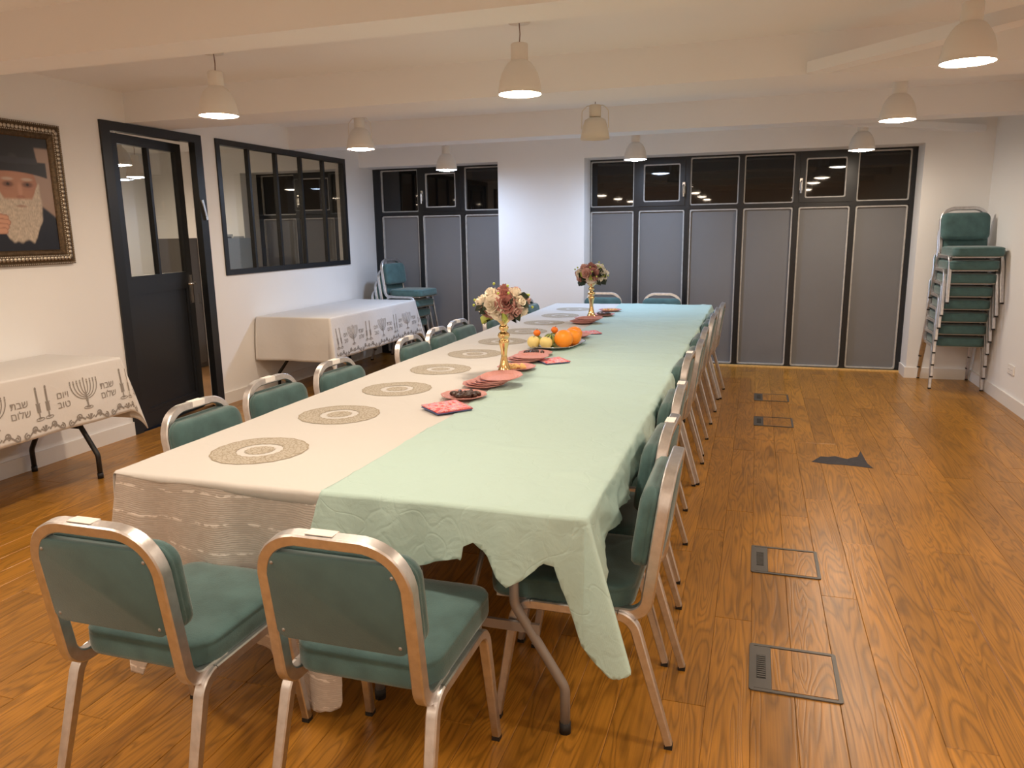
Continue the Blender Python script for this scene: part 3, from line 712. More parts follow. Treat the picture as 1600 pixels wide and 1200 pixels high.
# green plastic cloth
Dg = Drape(-1.30, TX1 + .006, TY0 - .012, TY1 + .002, TH + .0095, wave=.012, seed=4.1, flare=.10, amp=.0032, kcorner=.46, freq=13)
gf = pw([(-1.30, .10), (-1.24, .145), (-1.1, .19), (-.93, .212), (-.80, .165), (-.748, .152), (-.742, .112), (-.70, .106), (-.665, .15), (-.64, .20), (-.61, .215), (-.57, .19), (-.50, .13), (-.485, .145), (-.404, .36)])
gs = pw([(1.888, .31), (1.95, .22), (2.02, .15), (2.1, .12), (2.4, .14), (2.7, .10), (3.2, .12), (3.6, .16), (4.2, .11), (5, .15), (6, .12), (7.78, .16)])
gl = pw([(1.6, -1.27), (1.9, -1.205), (2.4, -1.19), (2.9, -1.185), (3.5, -1.2), (4.5, -1.215), (5.5, -1.24), (6.5, -1.26), (7.8, -1.30)])
gR = pw([(0, .31), (.4, .37), (.8, .405), (1.2, .415), (pi / 2, .36)])
def keepg(x, y):
    j = .003 * nz3(x * 45, y * 45, 9) + (.006 * nz3(x * 90, y * 60, 2) if -.76 < x < -.60 else 0)
    ax, ay = x - (TX1 + .006), (TY0 - .012) - y
    if ax > 0 and ay > 0: return hypot(ax, ay) < gR(atan2(ay, ax)) + j
    if ay > 0: 
        if abs(x + 1.165) < .0055 and .05 < ay < .105: return False
        return ay < gf(x) + j * 1.3 and x > gl(1.9) - .25 * ay + j
    if ax > 0: return ax < gs(y) + .03 * nz3(y * 4, 1.1) + j
    if y > TY1: return y - TY1 < .12 and x > gl(y)
    return x > gl(y) + .012 * nz3(y * 3, 7.7) + j * .3
class DG(Drape):
    def at(s, x, y, off=0):
        p = Drape.at(s, x, y, off)
        e = max(0, 1 - abs(x - s.x1) / .16) * (1 if y > s.y0 + .05 else .3)         # crumples along the right edge
        q = nz3(x * 14, y * 9, 2.2) + .7 * abs(nz3(x * 26, y * 22, 5.0))
        p.z += .010 * e * max(0, q) 
        if x > s.x1: p.x += .022 * q * min(1, (x - s.x1) / .05) * max(0, min(1, (y - s.y0) / .15))
        # long soft creases across the top
        p.z += .0035 * max(0, 1 - abs(nz3(x * 2.2, y * 3.6, 8.8)) * 9) * (1 if x < s.x1 and y > s.y0 else 0)
        if y < s.y0 and x < s.x1: p.y -= .012 * max(0, nz3(x * 11, y * 5, 3.3)) * min(1, (s.y0 - y) / .06)
        return p
Dg.__class__ = DG
o = Dg.mesh((-1.34, TY0 - .45), (TX1 + .45, TY1 + .12), .0145, keepg).build('green_tablecloth', 'green_cloth'); solid(o, .0006)
tag(o, 'torn mint green disposable tablecloth over the right half of the table', 'tablecloth')

# printed cloths on the side tables ------------------------------------------------
def stroke(mb2, pts, wd, closed=False):
    P = [Vector((p[0], p[1])) for p in pts]; n = len(P); L_ = []; R2 = []
    for i in range(n):
        a = P[(i - 1) % n] if (closed or i) else P[i]; b = P[(i + 1) % n] if (closed or i < n - 1) else P[i]
        t_ = (b - a); t_ = t_.normalized() if t_.length > 1e-9 else Vector((1, 0)); nn = Vector((-t_.y, t_.x))
        wi = wd[i] if isinstance(wd, (list, tuple)) else wd
        L_.append(P[i] + nn * wi / 2); R2.append(P[i] - nn * wi / 2)
    m = n if closed else n - 1
    for i in range(m):
        j = (i + 1) % n; k = len(mb2[0]); mb2[0] += [L_[i], L_[j], R2[j], R2[i]]; mb2[1].append((k, k + 1, k + 2, k + 3))
def disc(mb2, c, rx, ry, n=10):
    k = len(mb2[0]); mb2[0] += [Vector((c[0] + rx * cos(2 * pi * i / n), c[1] + ry * sin(2 * pi * i / n))) for i in range(n)]; mb2[1].append(tuple(range(k, k + n)))
def arc(cx, cy, rx, ry, a0, a1, n=12): return [(cx + rx * cos(a0 + (a1 - a0) * i / n), cy + ry * sin(a0 + (a1 - a0) * i / n)) for i in range(n + 1)]
def spiral(cx, cy, r0, r1, a0, a1, n=18): return [(cx + (r0 + (r1 - r0) * i / n) * cos(a0 + (a1 - a0) * i / n), cy + (r0 + (r1 - r0) * i / n) * sin(a0 + (a1 - a0) * i / n)) for i in range(n + 1)]
def p_menorah(mb, x, y, h):      # y is the foot, up positive
    stroke(mb, [(x, y + .02 * h), (x, y + .98 * h)], .035 * h); stroke(mb, [(x, y + .05 * h), (x, y + .40 * h)], .06 * h); disc(mb, (x, y + .24 * h), .05 * h, .03 * h)
    for k in range(1, 5):
        r = .13 * k * h; top = y + .86 * h
        for s in (-1, 1):
            pts = [(x + s * r * sin(a), y + (.30 + .0) * h + (.56 * h - .0) - (.56 - .06 * (4 - k)) * h * cos(a)) for a in [pi / 2 * i / 10 for i in range(11)]]
            stroke(mb, pts, .032 * h); stroke(mb, [(x + s * r, top), (x + s * r, top + .04 * h)], .05 * h); disc(mb, (x + s * r, top + .085 * h), .022 * h, .04 * h)
    disc(mb, (x, y + 1.0 * h), .026 * h, .05 * h)
    stroke(mb, arc(x, y, .17 * h, .05 * h, 0, 2 * pi, 20), .02 * h); disc(mb, (x, y + .02 * h), .09 * h, .03 * h)
def p_candle(mb, x, y, h):
    stroke(mb, [(x, y + .45 * h), (x, y + .90 * h)], .06 * h); disc(mb, (x, y + .95 * h), .035 * h, .055 * h)
    stroke(mb, [(x, y + .04 * h), (x, y + .24 * h)], .04 * h); stroke(mb, [(x, y + .20 * h), (x, y + .44 * h)], .13 * h); stroke(mb, arc(x, y + .5 * h, .07 * h, .06 * h, pi, 2 * pi, 8), .03 * h)
    stroke(mb, arc(x, y, .15 * h, .045 * h, 0, 2 * pi, 18), .022 * h); disc(mb, (x, y + .03 * h), .07 * h, .03 * h)
def p_scroll(mb, x, y, s):
    for q in (-1, 1):
        stroke(mb, [(x + q * s * (.12 + .38 * t), y + s * (.02 + .07 * sin(t * pi * 1.6))) for t in [i / 14 for i in range(15)]], .035 * s)
        stroke(mb, [(x + q * a, b) for a, b in spiral(.24 * s, y + .10 * s, .075 * s, .015 * s, -pi * .5, pi * 2.4)], .028 * s)
        stroke(mb, [(x + q * a, b) for a, b in spiral(.44 * s, y + .0 * s, .075 * s, .015 * s, pi * .5, -pi * 2.2)], .028 * s)
    for a in (-.6, -.25, .1 + .0, .25, .6):
        stroke(mb, [(x, y), (x + .13 * s * sin(a * 1.6), y + .13 * s * cos(a * 1.6))], [.012 * s, .035 * s])
TXT = {}
def text_polys(t, size):
    if t not in TXT:
        cu = bpy.data.curves.new('txt', 'FONT'); cu.body = t[::-1]; cu.size = 1; cu.align_x = 'CENTER'; cu.resolution_u = 3
        to = bpy.data.objects.new('txt', cu); COL.objects.link(to); dg = bpy.context.evaluated_depsgraph_get(); me = bpy.data.meshes.new_from_object(to.evaluated_get(dg))
        TXT[t] = ([v.co.copy() for v in me.vertices], [tuple(p.vertices) for p in me.polygons]); bpy.data.objects.remove(to); bpy.data.meshes.remove(me); bpy.data.curves.remove(cu)
    V, Fc = TXT[t]; return V, Fc
def p_text(mb, t, x, y, size):
    V, Fc = text_polys(t, size); k = len(mb[0]); mb[0] += [Vector((x + v.x * size, y + v.y * size)) for v in V]; mb[1] += [tuple(i + k for i in f) for f in Fc]
def printed_cloth(x0, x1, y0, y1, drop, enddrop, phase, label, seed, blank_end=False):
    D = Drape(x0 - .004, x1 + .005, y0 - .004, y1 + .004, TH + .004, wave=.010, seed=seed, flare=.05, kcorner=.20, freq=7, amp=.0016)
    def keep(x, y):
        ax = max(0, x - D.x1); ay = max(0, y - D.y1, D.y0 - y); bx = max(0, D.x0 - x)
        if bx > .03: return False
        if ax and ay: t_ = atan2(ay, ax); p_ = ((drop / cos(t_)) ** -5 + (enddrop / sin(t_)) ** -5) ** -.2 if 1e-4 < t_ < pi / 2 - 1e-4 else drop; return hypot(ax, ay) < min(p_ * 1.04, .56)
        return True
    o = D.mesh((x0 - .03, y0 - enddrop), (x1 + drop + .0, y1 + enddrop), .02, lambda x, y: keep(x, y) and x < D.x1 + max(drop, .0) and True, ).build('printed_tablecloth', 'print_cloth')
    solid(o, .001); tag(o, label, 'tablecloth', 'printed cloths on the side tables')
    # decoration along the long front edge, in (s=Y, height above hem)
    flat = [[], []]; per = .60; s = phase
    while s < y1 + .10:
        if s > y0 - .3:
            p_menorah(flat, s, .105, .175)
        for txt, dx, ln in ((('שבת', 'שלום'), .165, 0), (('ויום', 'טוב'), .452, 0)):
            p_text(flat, txt[0], s + dx, .192, .058); p_text(flat, txt[1], s + dx, .135, .058)
        for dx in (.28, .345): p_candle(flat, s + dx, .105, .185)
        for dx in (.0, .30): p_scroll(flat, s + dx + .0, .030, .27)
        s += per
    V, Fc = flat; ok = [(y0 - .0 < v.x < y1 + .16) for v in V]; mb = MB(); fs = [f for f in Fc if all(ok[i] for i in f)]
    used = sorted({i for f in fs for i in f}); mp = {a: b for b, a in enumerate(used)}
    mb.add([D.at(D.x1 + drop - V[i].y, V[i].x, .0022) for i in used], [tuple(mp[i] for i in f) for f in fs]); mb.build('cloth_print', 'print_grey', o)
    return o
printed_cloth(-4.47, -3.875, 2.0, 3.81, .365, .42, 2.30, 'white cloth printed with menorahs on the table beside the black door', 1.0)
printed_cloth(-4.47, -3.705, 6.10, 7.93, .40, .42, 5.86, 'white cloth printed with menorahs on the table under the interior window', 2.4)

# ------------------------------------------------------------------ framed portrait
PY0, PY1, PZ0, PZ1 = 3.36, 4.14, 1.325, 2.228
pr = thing('framed_portrait', 'portrait of a white-bearded man in a black hat in an ornate gold frame', 'picture', (XL, (PY0 + PY1) / 2, (PZ0 + PZ1) / 2))
W_, H_ = PY1 - PY0, PZ1 - PZ0
prof = [(0, 0), (0, .026), (.008, .030), (.016, .026), (.022, .028), (.040, .036), (.058, .030), (.066, .024), (.072, .026), (.088, .018), (.096, .010), (.096, 0)]
rg = []
for ins, d in prof:
    a, b = W_ / 2 - ins, H_ / 2 - ins; rg.append([(d + .003, -a, -b), (d + .003, a, -b), (d + .003, a, b), (d + .003, -a, b)])
mb = MB(); mb.rings(rg, smooth=False, cap0=False, cap1=False); fo = mb.build('frame', 'old_gold', pr)
bd = MB()
def beads(ins, d, step, r, el=1.0):
    a, b = W_ / 2 - ins, H_ / 2 - ins
    for (p0, p1) in (((-a, -b), (a, -b)), ((a, -b), (a, b)), ((a, b), (-a, b)), ((-a, b), (-a, -b))):
        L0 = hypot(p1[0] - p0[0], p1[1] - p0[1]); n = int(L0 / step)
        for i in range(n):
            t_ = (i + .5) / n; y, z = p0[0] + (p1[0] - p0[0]) * t_, p0[1] + (p1[1] - p0[1]) * t_
            vs = [(d + r * .9, y, z)] + [(d + .002, y + r * cos(q * pi / 3), z + r * sin(q * pi / 3)) for q in range(6)]
            bd.add(vs, [(0, q + 1, (q + 1) % 6 + 1) for q in range(6)], True)
beads(.040, .036, .026, .013); beads(.056, .031, .013, .005); beads(.006, .030, .014, .005)
bo = bd.build('bead_trim', 'bead_silver', fo); bo['kind'] = 'stuff'
def sm(e0, e1, x): t_ = max(0, min(1, (x - e0) / (e1 - e0))); return t_ * t_ * (3 - 2 * t_)
def mixc(a, b, t_): return tuple(p + (q - p) * t_ for p, q in zip(a, b))
def portrait(y, z):
    n = nz3(y * 40, z * 40); n2 = nz3(y * 160, z * 60, 3); c = (.34, .24, .19)
    coat = (.010, .010, .016); beard = (.50, .42, .33); skin = (.40, .20, .125)
    # coat / shoulders
    sh = z - (1.70 - .9 * max(0, abs(y - 3.78) - .17) ** 1.1)
    c = mixc(c, coat, sm(.012, -.012, sh))
    # head
    e = hypot((y - 3.785) / .150, (z - 1.80) / .20); f = mixc(skin, (.36, .16, .10), sm(.5, 1, e) * .7); c = mixc(c, f, sm(1.03, .97, e))
    for ex in (3.725, 3.862):
        d = hypot((y - ex) / .034, (z - 1.835) / .016); c = mixc(c, (.13, .055, .035), sm(1.6, .6, d) * .85); d = hypot((y - ex) / .011, (z - 1.835) / .009); c = mixc(c, (.02, .012, .01), sm(1.2, .7, d))
        d = hypot((y - ex) / .042, (z - 1.868) / .010); c = mixc(c, (.50, .42, .34), sm(1.3, .6, d) * .7)
        d = hypot((y - ex) / .040, (z - 1.806) / .008); c = mixc(c, (.36, .17, .11), sm(1.3, .5, d) * .6)
    d = hypot((y - 3.805) / .020, (z - 1.80) / .06); c = mixc(c, (.52, .28, .19), sm(1.2, .3, d) * .7)
    d = hypot((y - 3.805) / .034, (z - 1.757) / .014); c = mixc(c, (.30, .12, .08), sm(1.2, .6, d) * .6)
    # beard
    wv = .012 * nz3(y * 30, z * 9, 2); e = max(abs(y - 3.785) / (.165 + wv), 0); top = 1.745 + .10 * sm(.09, .16, abs(y - 3.785)); bot = 1.47 + .03 * nz3(y * 25, 1.3) + .28 * max(0, e - .45)
    m_ = sm(1.02, .93, e) * sm(top + .012, top - .012, z) * sm(bot - .012, bot + .012, z); c = mixc(c, tuple(q * (1 + .35 * n2 + .18 * n) for q in beard), m_)
    d = hypot((y - 3.80) / .045, (z - 1.700) / .008); c = mixc(c, (.30, .15, .11), sm(1.2, .5, d) * .7)
    # hat
    brim = 1.925 + .035 * ((y - 3.74) / .28) ** 2 * -1; inb = sm(.285, .275, abs(y - 3.735)) * sm(brim - .014, brim - .006, z) * sm(1.985, 1.975, z); c = mixc(c, (.016, .014, .016), inb)
    cr = sm(.225, .212, abs(y - 3.735) + .12 * max(0, z - 1.98)) * sm(1.96, 1.968, z); hatc = (.014, .013, .014); c = mixc(c, mixc(hatc, (.04, .036, .036), sm(.3, .6, nz3(y * 7, z * 7, 5))), cr)
    bnd = cr * sm(1.965, 1.97, z) * sm(2.005, 2.0, z); c = mixc(c, (.030, .027, .034), bnd)
    if z > 2.06: c = mixc(c, (.016, .014, .015), sm(2.06, 2.08, z))
    # hand
    for k in range(4):
        hz = 1.655 - .038 * k; a = (3.50, hz - .0); b_ = (3.70 - .012 * k - .02 * (k == 0), hz - .030 + .012 * k)
        tt = max(0, min(1, ((y - a[0]) * (b_[0] - a[0]) + (z - a[1]) * (b_[1] - a[1])) / ((b_[0] - a[0]) ** 2 + (b_[1] - a[1]) ** 2)))
        d = hypot(y - a[0] - tt * (b_[0] - a[0]), z - a[1] - tt * (b_[1] - a[1])) / .021; c = mixc(c, mixc((.58, .31, .20), (.34, .15, .10), sm(.5, 1, d)), sm(1.05, .95, d))
    return tuple(max(0, q) for q in c)
ia, ib = W_ / 2 - .094, H_ / 2 - .094; nu, nv = 110, 130
cyy, czz = (PY0 + PY1) / 2, (PZ0 + PZ1) / 2
mb = MB(); mb.grid(lambda u, v: (.010, -ia + 2 * ia * u, -ib + 2 * ib * v), nu, nv, smooth=False)
me = mb.mesh('picture_print'); at_ = me.color_attributes.new('Col', 'FLOAT_COLOR', 'POINT')
for i, v in enumerate(me.vertices): at_.data[i].color = (*portrait(v.co.y + cyy, v.co.z + czz), 1)
obj('picture_print', me, 'portrait_print', pr)
MB().box(.001, .006, -W_ / 2 + .05, W_ / 2 - .05, -H_ / 2 + .05, H_ / 2 - .05).build('backing', 'book_dark', pr)

# ------------------------------------------------------------------ floor boxes, stain, outlet
def floor_box(yc, k, label):
    S = .291; t = thing('floor_socket_box', label, 'floor box', (.188, yc, 0), 0, 'floor socket boxes'); h = S / 2
    mb = MB(); ring_frame(mb, S, S * 1.03, .014, .012, .0005, .0045, lambda u, v, d: (u, v, d), .004); mb.build('frame', 'box_grey', t)
    MB().box(-h + .014, -h + .072, -h + .012, h - .012, .0005, .0042).build('lid_strip', 'box_grey', t)
    vt = MB(); vt.box(-h + .024, -h + .055, -.075, .075, .0042, .0050); vo = vt.build('vent', 'box_black', t)
    for q in range(11): MB().box(-h + .026, -h + .053, -.070 + q * .0133, -.064 + q * .0133, .0050, .0066).build('vent_slat', 'box_grey', vo)
    for a, b in ((-h + .073, -.0035), (-.0025, h - .015)):
        o = MB().box(0, b - a, 0, S - .03, 0, .003).build('wood_inlay', 'oak', t, (a, -h + .015, .0005))
for k, (yc, lab) in enumerate(((2.53, 'grey-framed floor socket box nearest us, with slotted vent'), (3.445, 'grey-framed floor socket box, second from the near end'), (6.10, 'grey-framed floor socket box just beyond the dark floor patch'), (7.0, 'grey-framed floor socket box nearest the window wall'))): floor_box(yc, k, lab)
st_pts = [(.405, 5.08), (.44, 5.16), (.47, 5.22), (.52, 5.22), (.56, 5.25), (.60, 5.22), (.63, 5.20), (.66, 5.24), (.70, 5.27), (.735, 5.42), (.738, 5.25), (.742, 5.13), (.765, 5.03), (.70, 5.045), (.60, 5.06), (.50, 5.055)]
mb = MB(); mb.rings([[(a, b, .0003) for a, b in reversed(st_pts)], [(a, b, .0012) for a, b in reversed(st_pts)]], smooth=False)
tag(mb.build('floor_patch', 'tape_dark'), 'ragged dark grey patch stuck on the oak floor', 'patch')
ot = thing('wall_socket', 'white double socket low on the right wall', 'socket', (XR, 7.09, .315))
mb = MB(); mb.rings([[(-.001, a, b) for a, b in rrect(.155, .082, .008)], [(-.009, a, b) for a, b in rrect(.153, .080, .008)], [(-.011, a, b) for a, b in rrect(.145, .072, .006)]], smooth=False); mb.build('cover_plate', 'white_trim', ot)
for a in (-.036, .036):
    mb = MB(); mb.rings([[(-.0112 - .0, a + .022 * cos(q), .022 * sin(q)) for q in [2 * pi * i / 20 for i in range(20)]], [(-.0125, a + .020 * cos(q), .020 * sin(q)) for q in [2 * pi * i / 20 for i in range(20)]]], smooth=False); so = mb.build('socket', 'sticker', ot)
    for b in (-.009, .009): MB().box(-.0132, -.0120, a + b - .0025, a + b + .0025, -.003, .003).build('hole', 'box_black', so)

# ------------------------------------------------------------------ side room furniture
def cabinet(name, label, x0, x1, y0, y1, h, m):
    t = thing(name, label, 'cabinet', ((x0 + x1) / 2, (y0 + y1) / 2, 0)); w, d = (x1 - x0) / 2, (y1 - y0) / 2
    MB().box(-w, w, -d, d, .05, h).build('body', m, t); MB().box(-w + .02, w - .02, -d + .02, d - .02, 0, .05).build('plinth', 'cabinet_grey', t)
    for a, b in ((-d + .005, -.003), (.003, d - .005)):
        o = MB().box(w, w + .018, a, b, .06, h - .03).build('door', m, t); hy = b - .04 if a < -.1 else a + .04
        MB().box(w + .018, w + .030, hy - .006, hy + .006, h * .5, h * .5 + .12).build('handle', 'chrome', o)
    return t
cabinet('storage_cabinet', 'pale blue-grey cabinet in the side room, papers on top', -6.45, -5.98, 7.55, 8.24, 1.46, 'cabinet_blue')
cabinet('storage_cabinet', 'dark grey cabinet in the side room, seen through the door gap', -6.34, -6.05, 6.98, 7.48, 1.47, 'cabinet_grey')
for k, (y, z, w_, m) in enumerate(((7.75, 1.46, .30, 'book_dark'), (7.76, 1.485, .28, 'paper'), (7.98, 1.46, .28, 'paper'))):
    o = MB().box(-.11, .11, -w_ / 2, w_ / 2, 0, .022).build('paper_stack', m, None, (-6.15, y, z)); o.rotation_euler = (0, 0, .1 * k)
    tag(o, ['dark folder lying on the pale blue cabinet', 'paper pile on the dark folder on the blue cabinet', 'loose paper pile at the far end of the blue cabinet top'][k], 'papers')

# ------------------------------------------------------------------ things on the long table
ZT_ = TH + .0125   # top of green / white cloth where things stand
def plate_me(r=.108):
    n = 12; lv = [(.62, .0), (.70, .001), (.96, .013), (1.0, .0135), (.985, .0165), (.70, .0045), (.60, .0035)]
    mb = MB(); rg = [[(r * k * (1 + .012 * cos(6 * a)) * cos(a), r * k * (1 + .012 * cos(6 * a)) * sin(a), z) for a in [2 * pi * i / n for i in range(n)]] for k, z in lv]
    mb.rings(rg, smooth=False); me = mb.mesh('plate'); me.materials.append(MATS['plate_pink']); return me
PM = plate_me()
gd = MB(); rr = random.Random(5)
for i in range(46):
    a = rr.uniform(0, 6.28); q = .108 * (rr.uniform(.66, .95)); z = .0045 + (q / .108 - .70) / .285 * .012 + .0004; z = max(z, .0040)
    gd.add([(q * cos(a) + .0018 * cos(b * pi / 3), q * sin(a) + .0018 * sin(b * pi / 3), z + .0006) for b in range(6)], [tuple(range(6))])
GDM = gd.mesh('gold_dots'); GDM.materials.append(MATS['gold'])
def plate(x, y, z, label, rz=0, tilt=(0, 0), group=None):
    o = bpy.data.objects.new('paper_plate', PM); COL.objects.link(o); o.location = (x, y, z); o.rotation_euler = (tilt[0], tilt[1], rz); tag(o, label, 'plate', group)
    d = bpy.data.objects.new('gold_dots', GDM); COL.objects.link(d); d.parent = o; d['kind'] = 'stuff'; return o
def blob_me(name, prof, n, m, bumpy=0, sx=1, sy=1):
    mb = MB(); mb.lathe(prof, n, smooth=True, cap=False, sx=sx, sy=sy); 
    if bumpy: mb.v = [(x * (1 + bumpy * nz3(x * 90, y * 90, z * 90)), y * (1 + bumpy * nz3(y * 80, z * 80, x * 80)), z) for x, y, z in mb.v]
    me = mb.mesh(name); me.materials.append(MATS[m]); return me
sph = lambda r, n=10, sq=1: [(max(1e-5, r * sin(pi * i / n)), -r * sq * cos(pi * i / n)) for i in range(n + 1)]
DATE = blob_me('date', [(max(1e-5, .0115 * sin(pi * i / 8) ** .8), -.021 * cos(pi * i / 8)) for i in range(9)], 10, 'date_brown', .25)
CRK = blob_me('cracker', [(max(1e-5, .011 * sin(pi * i / 6)), -.009 * cos(pi * i / 6)) for i in range(7)], 9, 'cracker', .2)
def scatter(me, name, x, y, z, n, R, label, cat, group, lay, seed, ht):
    r2 = random.Random(seed); placed = []
    for i in range(n):
        for _ in range(60):
            a = r2.uniform(0, 6.28); q = R * sqrt(r2.random()); px, py = x + q * cos(a), y + q * sin(a)
            if all(hypot(px - u, py - v) > ht * 1.75 for u, v, w_ in placed if w_ == 0): placed.append((px, py, 0)); break
        else:
            u, v, _w = placed[r2.randrange(max(1, len(placed) // 2))]; placed.append((u + .004, v + .004, 1))
        px, py, l = placed[-1]
        o = bpy.data.objects.new(name, me); COL.objects.link(o); o.location = (px, py, z + ht + l * ht * 1.7)
        o.rotation_euler = (pi / 2 * lay + r2.uniform(-.15, .15), 0, r2.uniform(0, 6.28)); tag(o, label, cat, group)
def napkin_stack(x, y, z, rz, n, label, size=.165):
    t = thing('napkin_stack', label, 'napkins', (x, y, z), rz)
    for i in range(n):
        m = 'floral' if i == n - 1 else ('napkin_blue', 'napkin_red', 'floral')[i % 3]; zz = i * .0042; jx = .004 * (i % 2)
        mb = MB(); h = size / 2
        mb.grid(lambda u, v: (-h + size * u + jx, -h + size * v, zz + .0035 + .004 * u * v + .0015 * nz3(u * 6, v * 6, i)), 8, 8)
        o = mb.build('napkin', m, t); s_ = o.modifiers.new('t', 'SOLIDIFY'); s_.thickness = .0035; s_.offset = -1
    return t
napkin_stack(-1.245, 2.955, ZT_, math.radians(48), 3, 'folded floral napkins with a blue edge nearest us on the table seam')
plate(-1.255, 3.19, ZT_, 'pink paper plate holding dates, next to the nearest napkins', .2)
scatter(DATE, 'date', -1.25, 3.19, ZT_ + .004, 15, .058, 'brown date on the pink plate nearest us', 'date', 'dates on the nearest plate', 1, 2, .011)
for i in range(5): plate(-1.255 + .020 * i, 3.46 + .010 * i, ZT_ + .0075 * i + .001 * i, 'pink paper plate in the fanned stack before the near gold vase, %s from the bottom' % ORD[i], .3 * i, (0, -.035 * min(i, 2)), 'plates fanned out before the near vase')
plate(-1.235, 3.945, ZT_, 'pink paper plate of yellow crackers behind the near gold vase', .4)
scatter(CRK, 'cracker', -1.235, 3.945, ZT_ + .004, 20, .062, 'yellow nugget snack on the plate behind the near vase', 'snack', 'snacks behind the near vase', 0, 4, .0085)
for i in range(3): plate(-1.265 + .018 * i, 4.20 + .006 * i, ZT_ + .0085 * i, 'pink paper plate stacked behind the yellow snacks, %s from the bottom' % ORD[i], .2 * i, (0, 0), 'plates behind the yellow snacks')
napkin_stack(-1.10, 4.215, ZT_, math.radians(40), 2, 'floral napkins fanned beside the plates behind the yellow snacks', .15)
plate(-1.265, 4.43, ZT_, 'pink paper plate of dates in front of the fruit', .5)
scatter(DATE, 'date', -1.265, 4.43, ZT_ + .004, 13, .06, 'brown date on the pink plate in front of the fruit', 'date', 'dates before the fruit', 1, 9, .011)
# fruit tray
tr = MB(); tr.rings([[(a, b, z) for a, b in rrect(.31 * k, .47 * k, .14 * k, 8)] for k, z in ((.8, 0), (.84, .002), (1.0, .018), (1.02, .018), (1.02, .021), (.98, .021), (.83, .005), (.6, .004))], smooth=True)
to = tr.build('serving_tray', 'silver_tray', None, (-1.228, 4.83, ZT_)); to.rotation_euler = (0, 0, -.12); tag(to, 'oval silver tray under the fruit in the middle of the table', 'tray')
def fruit(name, label, cat, prof, m, x, y, z, tilt=(0, 0, 0), n=20, stem=True, group=None):
    t = thing(name, label, cat, (x, y, z), 0, group); t.rotation_euler = tilt
    MB().lathe(prof, n, cap=False).build('fruit_body', m, t); top = prof[-1][1]
    if stem: MB().tube([(0, 0, top - .004), (.001, 0, top + .004), (.003, .001, top + .010)], circ_sec(.0018, 6)).build('stem', 'stem', t)
    return t
def dimple(r, sq=.92, n=14, dp=.10):
    return [(max(1e-5, r * sin(pi * i / n)), -r * sq * cos(pi * i / n) * (1 - dp * (abs(cos(pi * i / n)) ** 14))) for i in range(n + 1)]
zt = ZT_ + .005
fruit('yellow_apple', 'pale yellow apple on the fruit tray, left one of the two', 'apple', dimple(.042, .95, 14, .22), 'apple_pale', -1.340, 4.655, zt + .040, (.2, .1, 0))
fruit('yellow_apple', 'pale yellow apple on the fruit tray, right one beside the big orange', 'apple', dimple(.042, .95, 14, .22), 'apple_pale', -1.255, 4.645, zt + .040, (-.1, .2, 0))
o1 = fruit('large_orange', 'largest orange at the front of the tray, with a red sticker', 'orange', dimple(.062), 'orange_skin', -1.158, 4.725, zt + .057, (.3, 0, 0), 26, False)
mb = MB(); mb.lathe([(0, .0006), (.013, 0)], 14, cap=False); s_ = mb.build('fruit_sticker', 'red_label', o1, (-.026, -.0515, -.016)); s_.rotation_euler = (pi / 2 + .27, 0, -.47)
fruit('large_orange', 'big orange in the middle of the three on the tray', 'orange', dimple(.058), 'orange_skin', -1.128, 4.850, zt + .053, (-.3, .2, 0), 26, False)
fruit('large_orange', 'big orange at the far end of the tray', 'orange', dimple(.058), 'orange_skin', -1.150, 4.978, zt + .053, (.1, -.3, 0), 26, False)
fruit('striped_melon', 'small green striped melon between the apples and oranges', 'melon', dimple(.046, .9, 14, .15), 'striped_melon', -1.262, 4.778, zt + .040, (.15, .2, 0), 24)
fruit('green_pear', 'green pear lying behind the left yellow apple', 'pear', [(1e-5, -.045), (.028, -.038), (.036, -.015), (.030, .012), (.018, .035), (.013, .048), (1e-5, .053)], 'pear_green', -1.345, 4.775, zt + .034, (pi / 2 - .1, 0, .9))
fruit('green_pear', 'green pear beside the far big orange', 'pear', [(1e-5, -.045), (.028, -.038), (.036, -.015), (.030, .012), (.018, .035), (.013, .048), (1e-5, .053)], 'pear_green', -1.28, 4.93, zt + .034, (pi / 2 - .1, 0, -.6))
fruit('tangerine', 'small tangerine resting on top of the green pear, left of the tray', 'tangerine', dimple(.024), 'tangerine', -1.345, 4.755, zt + .086, (.2, 0, 0))
fruit('tangerine', 'small tangerine resting high at the far side of the tray', 'tangerine', dimple(.024), 'tangerine', -1.265, 4.905, zt + .088, (.2, .3, 0))
# far part
for i in range(2): plate(-1.215 + .02 * i, 5.22 + .008 * i, ZT_ + .0085 * i, 'pink paper plate right behind the fruit tray, %s of two' % ('lower', 'upper')[i], .3 * i, (0, 0), 'plates behind the tray')
napkin_stack(-1.15, 5.46, ZT_, math.radians(30), 2, 'pink floral napkins lying between the fruit and the far vase', .15)
for i in range(4): plate(-1.33 + .02 * i, 6.08 + .008 * i, ZT_ + .0085 * i, 'pink paper plate in the stack before the far gold vase, %s from the bottom' % ORD[i], .25 * i, (0, -.03 * min(i, 1)), 'plates before the far vase')
plate(-1.345, 6.32, ZT_, 'single pink paper plate touching the foot of the far gold vase', .1)
plate(-1.27, 6.64, ZT_, 'pink paper plate of dates behind the far gold vase', .6)
scatter(DATE, 'date', -1.265, 6.64, ZT_ + .004, 9, .055, 'brown date on the plate behind the far vase', 'date', 'dates behind the far vase', 1, 12, .011)
plate(-1.275, 7.02, ZT_, 'pink paper plate of yellow snacks farthest from us', .1)
scatter(CRK, 'cracker', -1.275, 7.02, ZT_ + .004, 14, .06, 'yellow nugget snack on the farthest plate', 'snack', 'snacks on the farthest plate', 0, 15, .0085)

